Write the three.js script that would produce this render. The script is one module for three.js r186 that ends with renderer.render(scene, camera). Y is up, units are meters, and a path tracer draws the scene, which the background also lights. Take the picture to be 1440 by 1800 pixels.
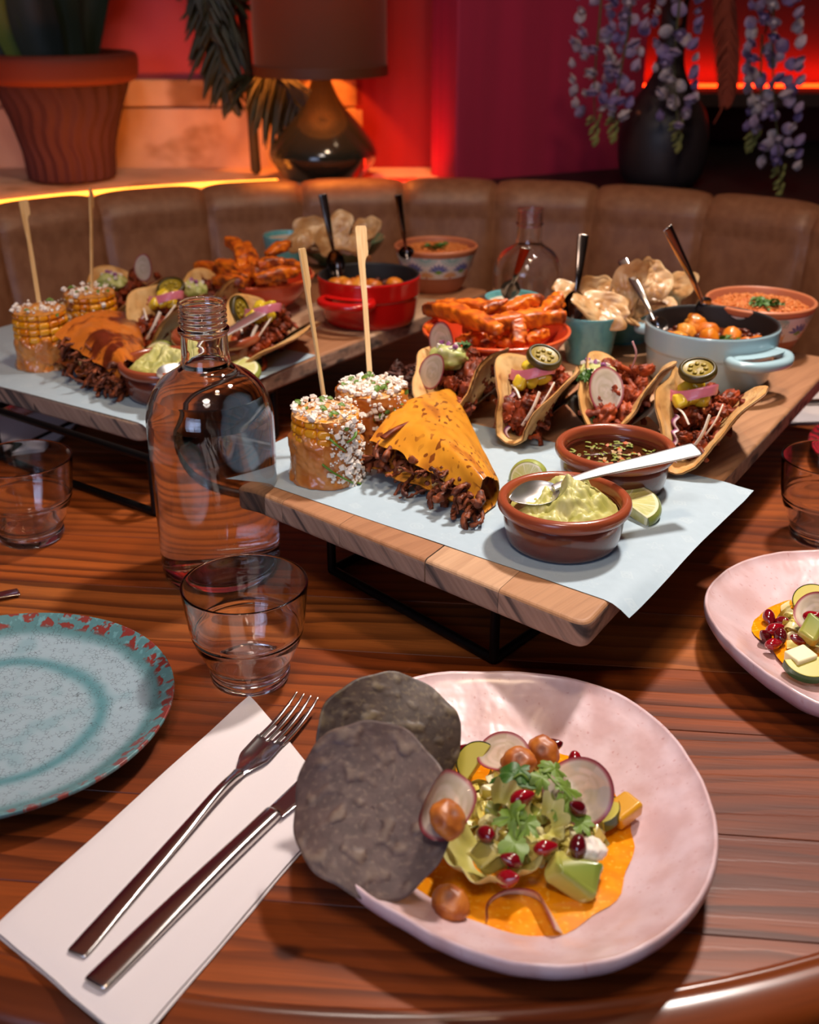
import * as THREE from 'three';
import { mergeGeometries, mergeVertices } from 'three/addons/utils/BufferGeometryUtils.js';
import { ImprovedNoise } from 'three/addons/math/ImprovedNoise.js';
import { RoundedBoxGeometry } from 'three/addons/geometries/RoundedBoxGeometry.js';
import { RectAreaLightUniformsLib } from 'three/addons/lights/RectAreaLightUniformsLib.js';
import { Brush, Evaluator, INTERSECTION } from 'three-bvh-csg';

// ---------------------------------------------------------------- camera, lights, exposure
const scene = new THREE.Scene();
scene.background = new THREE.Color(0x0a0807);
const rad = Math.PI / 180;
const camera = new THREE.PerspectiveCamera(2 * Math.atan(900 / 2000) / rad, 1440 / 1800, 0.02, 30);
camera.position.set(0, 0.5, 0);
camera.lookAt(0, 0.5 - Math.sin(25 * rad), -Math.cos(25 * rad));
camera.focus = 0.9;
camera.userData.fStop = 6.5;

const renderer = new THREE.WebGLRenderer({ antialias: true });
renderer.toneMapping = THREE.LinearToneMapping;
renderer.toneMappingExposure = 0.9;
renderer.shadowMap.enabled = true;
renderer.shadowMap.type = THREE.PCFSoftShadowMap;
RectAreaLightUniformsLib.init();

function spot(pos, target, color, intensity, angle, penumbra, size) {
  const l = new THREE.SpotLight(color, intensity, 0, angle * rad, penumbra, 2);
  l.position.set(...pos); l.target.position.set(...target);
  l.castShadow = true; l.shadow.mapSize.set(2048, 2048); l.shadow.radius = size; l.shadow.bias = -0.0004;
  scene.add(l, l.target);
  return l;
}
function area(pos, look, w, h, color, intensity) {
  const l = new THREE.RectAreaLight(color, intensity, w, h);
  l.position.set(...pos); l.lookAt(...look); scene.add(l);
  return l;
}
const KEY = [0.62, 1.88, -1.55];           // ceiling spot over the right half of the table
const FILL = [-0.12, 1.70, 0.10];          // ring lamp over the near edge of the table
const FAR = [0.25, 1.88, -0.75];           // ceiling spot turned to the bench
spot(KEY, [0.14, 0, -0.88], 0xfff3ea, 20, 24, 0.9, 4.5);
spot(FILL, [0.0, 0, -1.0], 0xffeee2, 4.0, 58, 0.8, 10);
spot(FAR, [-0.05, 0, -1.75], 0xffdcb8, 4.6, 42, 1.0, 5);
area([-1.2, 0.75, 1.55], [0.1, 0.0, -0.8], 1.2, 1.1, 0xc4d6ff, 3.0);   // daylight through the window behind the camera

// ---------------------------------------------------------------- helpers
const V = (x, y, z) => new THREE.Vector3(x, y, z);
function rng(a) {
  return () => { a |= 0; a = (a + 0x6d2b79f5) | 0; let t = Math.imul(a ^ (a >>> 15), 1 | a); t = (t + Math.imul(t ^ (t >>> 7), 61 | t)) ^ t; return ((t ^ (t >>> 14)) >>> 0) / 4294967296; };
}
const noiser = new ImprovedNoise();
const N = (x, y, z = 0) => noiser.noise(x + 31.7, y + 17.3, z + 7.9);
const fbm = (x, y, z = 0, o = 3) => { let s = 0, a = 0.5; for (let i = 0; i < o; i++) { s += a * N(x, y, z); x *= 2.03; y *= 2.03; z *= 2.03; a *= 0.5; } return s; };
const clamp = (x, a = 0, b = 1) => Math.min(b, Math.max(a, x));
const ss = (a, b, x) => { const t = clamp((x - a) / (b - a)); return t * t * (3 - 2 * t); };
const lerp = (a, b, t) => a + (b - a) * t;
const mix3 = (a, b, t) => [lerp(a[0], b[0], t), lerp(a[1], b[1], t), lerp(a[2], b[2], t)];
const hex3 = (h) => [(h >> 16) & 255, (h >> 8) & 255, h & 255];

const taken = new Map();
function numbered(name) { const k = taken.get(name) ?? 0; taken.set(name, k + 1); return k ? `${name}_${String(k).padStart(3, '0')}` : name; }
function shade(o) { o.traverse((c) => { if (c.isMesh) { c.castShadow = true; c.receiveShadow = true; } }); return o; }
function tag(o, label, category, group, kind) { o.userData = { ...(label && { label }), ...(category && { category }), ...(group && { group }), ...(kind && { kind }) }; return o; }
function thing(name, label, category, pos = [0, 0, 0], ry = 0, group) {
  const o = new THREE.Group(); o.name = numbered(name); o.position.set(...pos); o.rotation.y = ry; scene.add(o);
  return tag(o, label, category, group);
}
function part(name, geo, mat, parent, pos, rot) {
  const m = new THREE.Mesh(geo, mat); m.name = name; m.castShadow = m.receiveShadow = true;
  if (pos) m.position.set(...pos);
  if (rot) m.rotation.set(...rot);
  parent.add(m); return m;
}
function single(name, geo, mat, label, category, pos = [0, 0, 0], rot = [0, 0, 0], group) {
  const m = new THREE.Mesh(geo, mat); m.name = numbered(name); m.castShadow = m.receiveShadow = true;
  m.position.set(...pos); m.rotation.set(...rot); scene.add(m);
  return tag(m, label, category, group);
}
function struct(name, geo, mat, parent = scene, pos) {
  const m = new THREE.Mesh(geo, mat); m.name = parent === scene ? numbered(name) : name; m.castShadow = m.receiveShadow = true;
  if (pos) m.position.set(...pos);
  parent.add(m); if (parent === scene) m.userData.kind = 'structure';
  return m;
}
function copy(o, label, group) { const c = o.clone(); c.name = numbered(o.name.replace(/_\d{3}$/, '')); c.userData = { ...o.userData }; if (label) c.userData.label = label; if (group) c.userData.group = group; scene.add(c); return c; }
// points +x of an object from a to b, its +y as close to up as it goes
function aim(o, a, b, up = [0, 1, 0]) {
  const x = V(...b).sub(V(...a)).normalize(), z = x.clone().cross(V(...up)).normalize(), y = z.clone().cross(x);
  o.quaternion.setFromRotationMatrix(new THREE.Matrix4().makeBasis(x, y, z)); o.position.set(...a); return o;
}

const M = (color, rough = 0.6, o = {}) => new THREE.MeshPhysicalMaterial({ color, roughness: rough, ...o });

function tex(w, h, fn, o = {}) {
  const d = new Uint8Array(w * h * 4), c = [0, 0, 0];
  for (let y = 0, i = 0; y < h; y++) for (let x = 0; x < w; x++, i += 4) { const r = fn((x + 0.5) / w, (y + 0.5) / h, c) ?? c; d[i] = clamp(r[0], 0, 255); d[i + 1] = clamp(r[1], 0, 255); d[i + 2] = clamp(r[2], 0, 255); d[i + 3] = 255; }
  const t = new THREE.DataTexture(d, w, h, THREE.RGBAFormat);
  t.wrapS = t.wrapT = o.wrap ?? THREE.MirroredRepeatWrapping; t.magFilter = THREE.LinearFilter; t.minFilter = THREE.LinearMipmapLinearFilter; t.generateMipmaps = true;
  if (!o.data) t.colorSpace = THREE.SRGBColorSpace;
  t.needsUpdate = true; return t;
}
const grey = (w, h, fn, o) => tex(w, h, (x, y, c) => { const v = 255 * clamp(fn(x, y)); c[0] = c[1] = c[2] = v; return c; }, { data: true, ...o });

function setUV(g, fn) {
  const p = g.attributes.position, uv = new Float32Array(p.count * 2);
  for (let i = 0; i < p.count; i++) { const [u, v] = fn(p.getX(i), p.getY(i), p.getZ(i)); uv[2 * i] = u; uv[2 * i + 1] = v; }
  g.setAttribute('uv', new THREE.BufferAttribute(uv, 2)); return g;
}
function warp(g, fn, smooth = true) {
  const p = g.attributes.position, v = V(0, 0, 0);
  for (let i = 0; i < p.count; i++) { v.fromBufferAttribute(p, i); const r = fn(v, i) ?? v; p.setXYZ(i, r.x, r.y, r.z); }
  if (smooth) g.computeVertexNormals();
  return g;
}
function paint(g, fn) {   // vertex colours, sRGB 0..255 in, linear out
  const p = g.attributes.position, c = new Float32Array(p.count * 3), k = new THREE.Color();
  for (let i = 0; i < p.count; i++) { const r = fn(p.getX(i), p.getY(i), p.getZ(i), i); k.setRGB(clamp(r[0] / 255), clamp(r[1] / 255), clamp(r[2] / 255), THREE.SRGBColorSpace); c[3 * i] = k.r; c[3 * i + 1] = k.g; c[3 * i + 2] = k.b; }
  g.setAttribute('color', new THREE.BufferAttribute(c, 3)); return g;
}
function merge(list) {
  const colored = list.every((g) => g.attributes.color);
  return mergeGeometries(list.map((g) => {
    g = g.index ? g.toNonIndexed() : g.clone();
    for (const k of Object.keys(g.attributes)) if (!['position', 'normal', 'uv', 'color'].includes(k) || (k === 'color' && !colored)) g.deleteAttribute(k);
    if (!g.attributes.uv) g.setAttribute('uv', new THREE.BufferAttribute(new Float32Array(g.attributes.position.count * 2), 2));
    return g;
  }), false);
}
function put(g, pos = [0, 0, 0], rot = [0, 0, 0], s = 1) {
  const m = new THREE.Matrix4().compose(V(...pos), new THREE.Quaternion().setFromEuler(new THREE.Euler(...rot)), Array.isArray(s) ? V(...s) : V(s, s, s));
  return g.clone().applyMatrix4(m);
}
// rounded polyline profile: [x, y, radius?]
function rprof(pts, n = 5) {
  const out = [];
  pts.forEach((p, i) => {
    const r = p[2] ?? 0, a = pts[i - 1], b = pts[i + 1];
    if (!r || !a || !b) { out.push(new THREE.Vector2(p[0], p[1])); return; }
    const P = new THREE.Vector2(p[0], p[1]), A = new THREE.Vector2(a[0], a[1]).sub(P), B = new THREE.Vector2(b[0], b[1]).sub(P);
    const ra = Math.min(r, A.length() * 0.49), rb = Math.min(r, B.length() * 0.49);
    A.setLength(ra).add(P); B.setLength(rb).add(P);
    for (let k = 0; k <= n; k++) { const t = k / n; out.push(new THREE.Vector2((1 - t) ** 2 * A.x + 2 * t * (1 - t) * P.x + t * t * B.x, (1 - t) ** 2 * A.y + 2 * t * (1 - t) * P.y + t * t * B.y)); }
  });
  return out;
}
const lathe = (pts, seg = 64, n = 5) => new THREE.LatheGeometry(rprof(pts, n), seg);
// closed sheet of given thickness round a middle surface fn(u, v); edges taper to round lips
function sheet(nu, nv, fn, th, o = {}) {
  const e = 1e-3, pos = [], uv = [], idx = [], col = [], W = nu + 1, H = nv + 1, k = new THREE.Color();
  const top = [], bot = [];
  for (let j = 0; j < H; j++) for (let i = 0; i < W; i++) {
    const u = i / nu, v = j / nv, p = fn(u, v);
    const du = fn(Math.min(u + e, o.wrap ? u + e : 1), v).sub(fn(o.wrap ? u - e : Math.max(u - e, 0), v)), dv = fn(u, Math.min(v + e, 1)).sub(fn(u, Math.max(v - e, 0)));
    const n = du.cross(dv).normalize();
    const d = Math.min(o.wrap ? 1 : Math.min(u, 1 - u) * nu, o.disc ? (1 - v) * nv : Math.min(v, 1 - v) * nv) / (o.lip ?? 1.5), f = d >= 1 ? 1 : Math.max(0.25, Math.sqrt(1 - (1 - d) ** 2));
    const t = (typeof th === 'function' ? th(u, v) : th) * f / 2;
    top.push(p.clone().addScaledVector(n, t)); bot.push(p.clone().addScaledVector(n, -t));
  }
  const put1 = (list, flip) => {
    const base = pos.length / 3;
    list.forEach((p, q) => { const u = (q % W) / nu, v = Math.floor(q / W) / nv; pos.push(p.x, p.y, p.z); const t = o.uv ? o.uv(u, v, p) : [u, v]; uv.push(t[0], t[1]); if (o.col) { const c = o.col(u, v, flip ? -1 : 1, p); k.setRGB(clamp(c[0] / 255), clamp(c[1] / 255), clamp(c[2] / 255), THREE.SRGBColorSpace); col.push(k.r, k.g, k.b); } });
    for (let j = 0; j < nv; j++) for (let i = 0; i < nu; i++) { const a = base + j * W + i, b = a + 1, c = a + W, d = c + 1; if (flip) idx.push(a, c, b, b, c, d); else idx.push(a, b, c, b, d, c); }
    return base;
  };
  const T = put1(top, false), B = put1(bot, true);
  const strip = (list) => { for (let i = 0; i + 1 < list.length; i++) { const a = list[i], b = list[i + 1]; idx.push(T + a, B + a, T + b, T + b, B + a, B + b); } };
  const row = (j) => Array.from({ length: W }, (_, i) => j * W + i), colm = (i) => Array.from({ length: H }, (_, j) => j * W + i);
  if (!o.wrap) { strip(colm(0)); strip(colm(nu).reverse()); }
  if (!o.disc) strip(row(0).reverse());
  strip(row(nv));
  const g = new THREE.BufferGeometry();
  g.setAttribute('position', new THREE.Float32BufferAttribute(pos, 3)); g.setAttribute('uv', new THREE.Float32BufferAttribute(uv, 2));
  if (o.col) g.setAttribute('color', new THREE.Float32BufferAttribute(col, 3));
  g.setIndex(idx); g.computeVertexNormals();
  if (o.wrap) weldNormals(g, T, B, W, H, o.disc);
  return g;
}
function weldNormals(g, T, B, W, H, disc) {   // same normal on both sides of the seam, one at the middle of a disc
  const n = g.attributes.normal, a = V(0, 0, 0), b = V(0, 0, 0);
  for (const base of [T, B]) {
    for (let j = 0; j < H; j++) { const i = base + j * W, k = i + W - 1; a.fromBufferAttribute(n, i); b.fromBufferAttribute(n, k); a.add(b).normalize(); n.setXYZ(i, a.x, a.y, a.z); n.setXYZ(k, a.x, a.y, a.z); }
    if (disc) { a.set(0, 0, 0); for (let i = 0; i < W; i++) { b.fromBufferAttribute(n, base + i); a.add(b); } a.normalize(); for (let i = 0; i < W; i++) n.setXYZ(base + i, a.x, a.y, a.z); }
  }
}
// thick disc: fn(r 0..1, a) -> middle point
const disc = (nr, na, fn, th, o = {}) => sheet(na, nr, (u, v) => fn(v, u * 2 * Math.PI), th, { wrap: true, disc: true, ...o });
// swept tube through points; size(t) -> radius or [half width, half height]; up gives flat sections an orientation
function vtube(pts, size, o = {}) {
  const c = new THREE.CatmullRomCurve3(pts.map((p) => (p.isVector3 ? p : V(...p))), false, 'centripetal'), seg = o.seg ?? 16, R = o.radial ?? 8, pos = [], idx = [], uv = [], q = o.power ?? 1;
  let nrm = null;
  const up = o.up ? V(...o.up) : null;
  const ring = (t, s) => {
    const p = c.getPoint(t), tan = c.getTangent(t);
    if (up) nrm = up.clone().addScaledVector(tan, -up.dot(tan)).normalize();
    else { if (!nrm) nrm = Math.abs(tan.y) < 0.9 ? V(0, 1, 0) : V(1, 0, 0); nrm = nrm.clone().addScaledVector(tan, -nrm.dot(tan)).normalize(); }
    const bin = tan.clone().cross(nrm), z = typeof size === 'function' ? size(t) : size, [a, b] = Array.isArray(z) ? z : [z, z];
    for (let k = 0; k < R; k++) { const f = (k / R) * 2 * Math.PI + (o.twist ?? 0), x = Math.cos(f), y = Math.sin(f), w = q === 1 ? 1 : 1 / Math.pow(Math.abs(x) ** (2 * q) + Math.abs(y) ** (2 * q), 1 / (2 * q)); const v = p.clone().addScaledVector(bin, a * x * w * s).addScaledVector(nrm, b * y * w * s); pos.push(v.x, v.y, v.z); uv.push(k / R, t * (o.vscale ?? 1)); }
  };
  const rings = [[0, o.cap ?? 0.45]]; for (let i = 0; i <= seg; i++) rings.push([i === 0 ? 0.012 : i === seg ? 0.988 : i / seg, 1]); rings.push([1, o.cap ?? 0.45]);
  rings.forEach(([t, s]) => ring(t, s));
  const L = rings.length;
  for (let j = 0; j < L - 1; j++) for (let k = 0; k < R; k++) { const a = j * R + k, b = j * R + ((k + 1) % R), d = a + R, e = b + R; idx.push(a, d, b, b, d, e); }
  const s0 = pos.length / 3, p0 = c.getPoint(0), p1 = c.getPoint(1); pos.push(p0.x, p0.y, p0.z, p1.x, p1.y, p1.z); uv.push(0, 0, 0, 1);
  for (let k = 0; k < R; k++) { idx.push(s0, k, (k + 1) % R); idx.push(s0 + 1, (L - 1) * R + ((k + 1) % R), (L - 1) * R + k); }
  const g = new THREE.BufferGeometry(); g.setAttribute('position', new THREE.Float32BufferAttribute(pos, 3)); g.setAttribute('uv', new THREE.Float32BufferAttribute(uv, 2)); g.setIndex(idx); g.computeVertexNormals();
  return g;
}
function blob(r, seed = 0, amp = 0.2, freq = 1.5, sc = [1, 1, 1], det = 6) {
  let g = new THREE.IcosahedronGeometry(1, det); g.deleteAttribute('normal'); g.deleteAttribute('uv'); g = mergeVertices(g, 1e-5);
  warp(g, (v) => { const d = 1 + amp * fbm(v.x * freq + seed * 3.1, v.y * freq + seed, v.z * freq - seed * 1.7, 3) * 2; v.multiplyScalar(r * d); v.x *= sc[0]; v.y *= sc[1]; v.z *= sc[2]; return v; });
  return setUV(g, (x, y, z) => [Math.atan2(z, x) / 6.283 + 0.5, y / r * 0.5 + 0.5]);
}
// rounded cuboid piece, cut unevenly
function dice(w, h, d, seed, amp = 0.12, rr = 0.14) {
  const g = mergeVertices((() => { const q = new RoundedBoxGeometry(w, h, d, 3, Math.min(w, h, d) * rr); q.deleteAttribute('normal'); q.deleteAttribute('uv'); return q; })(), 1e-6);
  const s = Math.max(w, h, d);
  warp(g, (v) => { const a = v.clone(); v.x += s * amp * N(a.y / s * 1.7 + seed, a.z / s * 1.7, seed); v.y += s * amp * N(a.x / s * 1.7, a.z / s * 1.7 + seed, seed + 5); v.z += s * amp * N(a.x / s * 1.7 + seed, a.y / s * 1.7, seed + 9); return v; });
  return setUV(g, (x, y, z) => [x / w + 0.5, z / d + 0.5]);
}
const wire = (pts, r, radial = 8, closed = false) => {
  const path = new THREE.CurvePath(); pts = pts.map((p) => V(...p)); if (closed) pts.push(pts[0].clone());
  for (let i = 0; i + 1 < pts.length; i++) path.add(new THREE.LineCurve3(pts[i], pts[i + 1]));
  const g = []; for (let i = 0; i + 1 < pts.length; i++) { g.push(new THREE.TubeGeometry(new THREE.LineCurve3(pts[i], pts[i + 1]), 1, r, radial, false)); g.push(new THREE.SphereGeometry(r, radial, 6).translate(pts[i].x, pts[i].y, pts[i].z)); }
  g.push(new THREE.SphereGeometry(r, radial, 6).translate(...pts[pts.length - 1].toArray()));
  return merge(g);
};

// ---------------------------------------------------------------- the room
const FLOOR = -0.75, CEIL = 1.95;
const box = (w, h, d) => new RoundedBoxGeometry(w, h, d, 2, Math.min(w, h, d) * 0.06);
const plasterTex = tex(512, 512, (x, y, c) => {
  const a = fbm(x * 5, y * 5, 1, 4), b = fbm(x * 16, y * 14, 5, 3), s = ss(0.08, 0.42, fbm(x * 7 + 3, y * 9, 9, 4));
  const k = mix3([196, 160, 136], [214, 182, 158], ss(-0.3, 0.3, a)), d = mix3(k, [128, 88, 52], s * 0.75); c[0] = d[0] + b * 26; c[1] = d[1] + b * 22; c[2] = d[2] + b * 18; return c;
});
const plasterBump = grey(512, 512, (x, y) => 0.5 + fbm(x * 18, y * 18, 2, 4) * 0.8);
const paintTex = (base, alt, f) => tex(256, 256, (x, y, c) => { const k = mix3(base, alt, ss(-0.35, 0.35, fbm(x * f, y * f * 0.6, 3, 4))); c[0] = k[0]; c[1] = k[1]; c[2] = k[2]; return c; });
const rep = (t, u, v) => { const k = t.clone(); k.repeat.set(u, v); k.needsUpdate = true; return k; };
const mPlaster = M(0xffffff, 0.9, { map: plasterTex, bumpMap: plasterBump, bumpScale: 0.004 });
const mPinkWall = M(0xffffff, 0.85, { map: paintTex([172, 52, 66], [186, 74, 84], 9), bumpMap: plasterBump, bumpScale: 0.002 });
const mRedWall = M(0xffffff, 0.8, { map: paintTex([150, 22, 18], [136, 18, 18], 6) });
const mMagentaWall = M(0xffffff, 0.8, { map: paintTex([164, 26, 62], [146, 22, 54], 6) });
const mDark = M(0x1c0e0c, 0.75), mNiche = M(0x5a0f0c, 0.85);
const wallUV = (g) => setUV(g, (x, y, z) => [(x + z) * 0.9, y * 0.9]);
const mFloor = M(0x2a1a14, 0.6);
for (let i = 0; i < 1; i++) struct('floor', box(6.4, 0.1, 6.4), mFloor, scene, [0, FLOOR - 0.05, -0.4]);
struct('ceiling', box(6.4, 0.1, 6.4), M(0xc4b0a2, 0.9), scene, [0, CEIL + 0.05, -0.4]);
struct('wall_left', box(0.1, 2.8, 6.2), M(0x7a4a44, 0.9), scene, [-2.6, 0.6, -0.4]);
struct('wall_right', box(0.1, 2.8, 6.2), mDark, scene, [2.4, 0.6, -0.4]);
// wall behind the diner, with one window
const wf = struct('wall_front', box(1.0, 2.8, 0.1), M(0xb8a090, 0.9), scene, [-2.2, 0.6, 1.75]);
struct('wall_front_side', box(2.9, 2.8, 0.1), M(0xb8a090, 0.9), scene, [0.95, 0.6, 1.75]);
struct('wall_front_below', box(1.2, 0.95, 0.1), M(0xb8a090, 0.9), scene, [-1.1, -0.325, 1.75]);
struct('wall_front_above', box(1.2, 0.6, 0.1), M(0xb8a090, 0.9), scene, [-1.1, 1.7, 1.75]);
const win = struct('window_1', box(1.2, 1.25, 0.02), M(0xdfe8ff, 0.4, { emissive: 0xbcd2ff, emissiveIntensity: 3.5 }), scene, [-1.1, 0.775, 1.75]);
for (const [x, y, w, h] of [[0, 0, 0.05, 1.25], [0, 0.1, 1.2, 0.05], [-0.58, 0, 0.05, 1.25], [0.58, 0, 0.05, 1.25], [0, 0.6, 1.2, 0.05], [0, -0.6, 1.2, 0.05]]) struct('window_frame', box(w, h, 0.06), M(0x2a1a14, 0.6), win, [x, y, -0.02]);
// plaster wall at the back left: two courses with a recessed joint, red paint above
struct('wall_back_left', box(2.5, 2.8, 0.1), mPinkWall, scene, [-1.34, 0.6, -2.42]);
const course1 = struct('trim_1', wallUV(box(2.5, 0.40, 0.04)), mPlaster, scene, [-1.34, 0.075, -2.37]);
struct('trim_2', wallUV(box(2.5, 0.049, 0.036)), mPlaster, scene, [-1.34, 0.303, -2.368]);
// red wall in the corner behind the lamp
struct('wall_back', box(0.40, 2.8, 0.1), mRedWall, scene, [0.09, 0.6, -2.40]);
// magenta pier that runs back to the right
{ const p = struct('wall_pier', box(0.42, 2.8, 0.1), mMagentaWall, scene, [0.249, 0.6, -2.311]); p.rotation.y = 27 * rad; }
struct('wall_back_right', box(2.4, 2.8, 0.1), mNiche, scene, [1.35, 0.6, -2.82]);
// ledge behind the bench
const ledgeShape = new THREE.Shape(); ledgeShape.absarc(0, 0, 1.02, 0.2 * Math.PI, 0.8 * Math.PI, false); ledgeShape.lineTo(-2.2, 0.55); ledgeShape.lineTo(-2.2, 1.33); ledgeShape.lineTo(2.0, 1.33); ledgeShape.lineTo(2.0, 0.6); ledgeShape.closePath();
const ledgeGeo = (s) => new THREE.ExtrudeGeometry(s, { depth: 0.9, bevelEnabled: false, curveSegments: 40 }).rotateX(-Math.PI / 2);
{ // left part plaster, right part dark wood, split at x = 0.09
  const half = (x0, x1) => { const s = new THREE.Shape(), n = 30; for (let i = 0; i <= n; i++) { const x = lerp(x0, x1, i / n); s[i ? 'lineTo' : 'moveTo'](x, Math.sqrt(Math.max(0, 1.02 ** 2 - Math.min(Math.abs(x), 0.86) ** 2))); } s.lineTo(x1, x1 > 1 ? 1.64 : 1.206); s.lineTo(x0, x1 > 1 ? 1.64 : 1.206); s.closePath(); return ledgeGeo(s); };
  struct('ledge_left', setUV(half(-2.2, 0.085), (x, y, z) => [x * 0.9, z * 0.9 + y]), mPlaster, scene, [0, -0.737, -1.144]).userData.kind = 'structure';
  struct('ledge_right', half(0.087, 2.0), M(0x140a0a, 0.55), scene, [0, -0.737, -1.144]);
}
// glowing strips hidden behind the top of the bench
function ledStrip(name, label, pts, y, color, inten, glow, tilt, group) {
  const t = thing(name, label, 'light strip', [0, 0, 0], 0, group), m = M(0x221008, 0.5, { emissive: color, emissiveIntensity: glow });
  for (let i = 0; i + 1 < pts.length; i++) {
    const [a, b] = [pts[i], pts[i + 1]], L = Math.hypot(b[0] - a[0], b[1] - a[1]), x = (a[0] + b[0]) / 2, z = (a[1] + b[1]) / 2, ry = -Math.atan2(b[1] - a[1], b[0] - a[0]);
    part('strip', new RoundedBoxGeometry(L, 0.006, 0.012, 2, 0.002), m, t, [x, y, z], [0, ry, 0]);
    const n = [-(b[1] - a[1]) / L, (b[0] - a[0]) / L], s = n[1] > 0 ? -1 : 1;
    area([x, y + 0.018, z], [x + n[0] * s, y + 0.018 + tilt, z + n[1] * s], L, 0.014, color, inten);
  }
}
const arc = (a0, a1, n, r = 1.035) => Array.from({ length: n + 1 }, (_, i) => { const a = lerp(a0, a1, i / n) * rad; return [r * Math.sin(a), -1.144 - r * Math.cos(a)]; });
ledStrip('led_strip', 'glowing amber strip along the plaster ledge behind the bench', arc(-58, -13.5, 6), 0.168, 0xff8a2c, 48, 8, 0.7);
ledStrip('led_strip', 'glowing red strip on the ledge in the corner beside the lamp', arc(-6, 0.8, 1), 0.166, 0xff1a08, 85, 2.5, 0.9);
{ const sh = struct('shelf', box(1.9, 0.028, 0.2), M(0x2a120c, 0.6), scene, [1.25, 0.270, -2.67]); sh.userData = { kind: 'thing', label: 'dark shelf in the niche behind the wisteria vase', category: 'shelf' }; sh.name = 'niche_shelf'; }
ledStrip('led_strip', 'glowing red strip on the dark shelf in the niche behind the vase', [[0.4, -2.735], [0.8, -2.735], [1.2, -2.735]], 0.287, 0xff2e08, 34, 14, 0.5);

// ceiling spots
function downlight(pos, target, label) {
  const t = thing('ceiling_spot', label, 'ceiling light', pos);
  part('housing', lathe([[0.001, 0.07], [0.06, 0.07, 0.01], [0.07, -0.004, 0.004], [0.055, -0.004], [0.052, 0.03], [0.001, 0.035]], 32), M(0x111111, 0.4), t);
  part('lamp_lens', lathe([[0.001, 0.012], [0.045, 0.012], [0.05, 0.018], [0.045, 0.024], [0.001, 0.024]], 32), M(0xfff0dd, 0.3, { emissive: 0xffdcb4, emissiveIntensity: 30 }), t);
  return t;
}
downlight([KEY[0], CEIL - 0.06, KEY[2]], [0, 0, 0], 'black ceiling spot above the right side of the table');
{ const t = thing('ring_lamp', 'white ring lamp hung from the ceiling over the near edge of the table', 'ceiling light', [FILL[0], 1.74, FILL[2]]);
  part('glowing_ring', new THREE.TorusGeometry(0.17, 0.022, 16, 72).rotateX(Math.PI / 2), M(0xffffff, 0.4, { emissive: 0xfff2e2, emissiveIntensity: 7 }), t);
  for (let k = 0; k < 3; k++) part('cord', vtube([[0.17 * Math.cos(k * 2.094), 0.02, 0.17 * Math.sin(k * 2.094)], [0.08 * Math.cos(k * 2.094), 0.12, 0.08 * Math.sin(k * 2.094)], [0, 0.21, 0]], 0.002, { seg: 6, radial: 6 }), M(0x111111, 0.5), t); }
downlight([FAR[0], CEIL - 0.06, FAR[2]], [0, 0, 0], 'black ceiling spot above the left side of the table');

// ---------------------------------------------------------------- curved bench
const leatherBump = grey(512, 512, (x, y) => 0.5 + 0.5 * fbm(x * 60, y * 60, 4, 3) + 0.15 * fbm(x * 9, y * 9, 8, 2));
const leatherTex = tex(256, 256, (x, y, c) => { const k = mix3([132, 86, 58], [148, 100, 70], ss(-0.3, 0.3, fbm(x * 8, y * 8, 2, 4))); c[0] = k[0]; c[1] = k[1]; c[2] = k[2]; return c; });
const mLeather = M(0xffffff, 0.42, { map: leatherTex, bumpMap: leatherBump, bumpScale: 0.0008 });
{
  const t = thing('curved_bench', 'curved brown leather bench with a tall channelled back around the table', 'bench', [0, 0, -1.144]);
  const seams = [-66, -55.3, -44.4, -33.5, -22.2, -11.8, -0.6, 9.4, 20.2, 32.2, 43.4, 54, 65];
  const H0 = -0.34, H1 = 0.172;
  for (let k = 0; k + 1 < seams.length; k++) {
    const a0 = seams[k], a1 = seams[k + 1];
    // v: up the front, over the top, down the back
    const g = sheet(22, 40, (u, v) => {
      const e = Math.abs(2 * u - 1), puff = 1 - Math.pow(e, 5), a = lerp(a0, a1, u) * rad;
      let r, y; const R1 = 0.925, top = 0.05;
      if (v < 0.6) { const s = v / 0.6; y = lerp(H0, H1 - top * 0.8, s); r = lerp(0.87, R1, s) - 0.026 * puff * Math.sin(Math.PI * (0.35 + 0.65 * s) * 0.95) - 0.004; }
      else { const s = (v - 0.6) / 0.4, f = s * Math.PI; y = H1 - top * 0.8 + (top * 0.8 + 0.004 * puff) * Math.sin(f) * (1 - 0.10 * (1 - puff)); r = R1 + 0.035 * (1 - Math.cos(f)) - 0.004 - 0.012 * puff * (1 - s) * (1 - s); }
      r += 0.0025 * N(u * 3 + k * 7, v * 6, k);
      return V(r * Math.sin(a), y, -r * Math.cos(a));
    }, 0.012, { uv: (u, v) => [u * 1.2 + k * 0.37, v * 3], lip: 1 });
    part('back_panel', g, mLeather, t);
  }
  const ring = (r0, r1, y0, y1, name, m) => { const s = new THREE.Shape(); s.absarc(0, 0, r1, (90 - 66) * rad, (90 + 66) * rad, false); s.absarc(0, 0, r0, (90 + 66) * rad, (90 - 66) * rad, true); s.closePath(); part(name, new THREE.ExtrudeGeometry(s, { depth: y1 - y0, bevelEnabled: true, bevelSize: 0.015, bevelThickness: 0.015, bevelSegments: 3, curveSegments: 40 }).rotateX(-Math.PI / 2), m, t, [0, y0, 0]); };
  ring(0.50, 0.87, -0.44, -0.33, 'seat', mLeather);
  ring(0.54, 0.92, FLOOR, -0.46, 'base', M(0x1a0f0c, 0.6));
}

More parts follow.
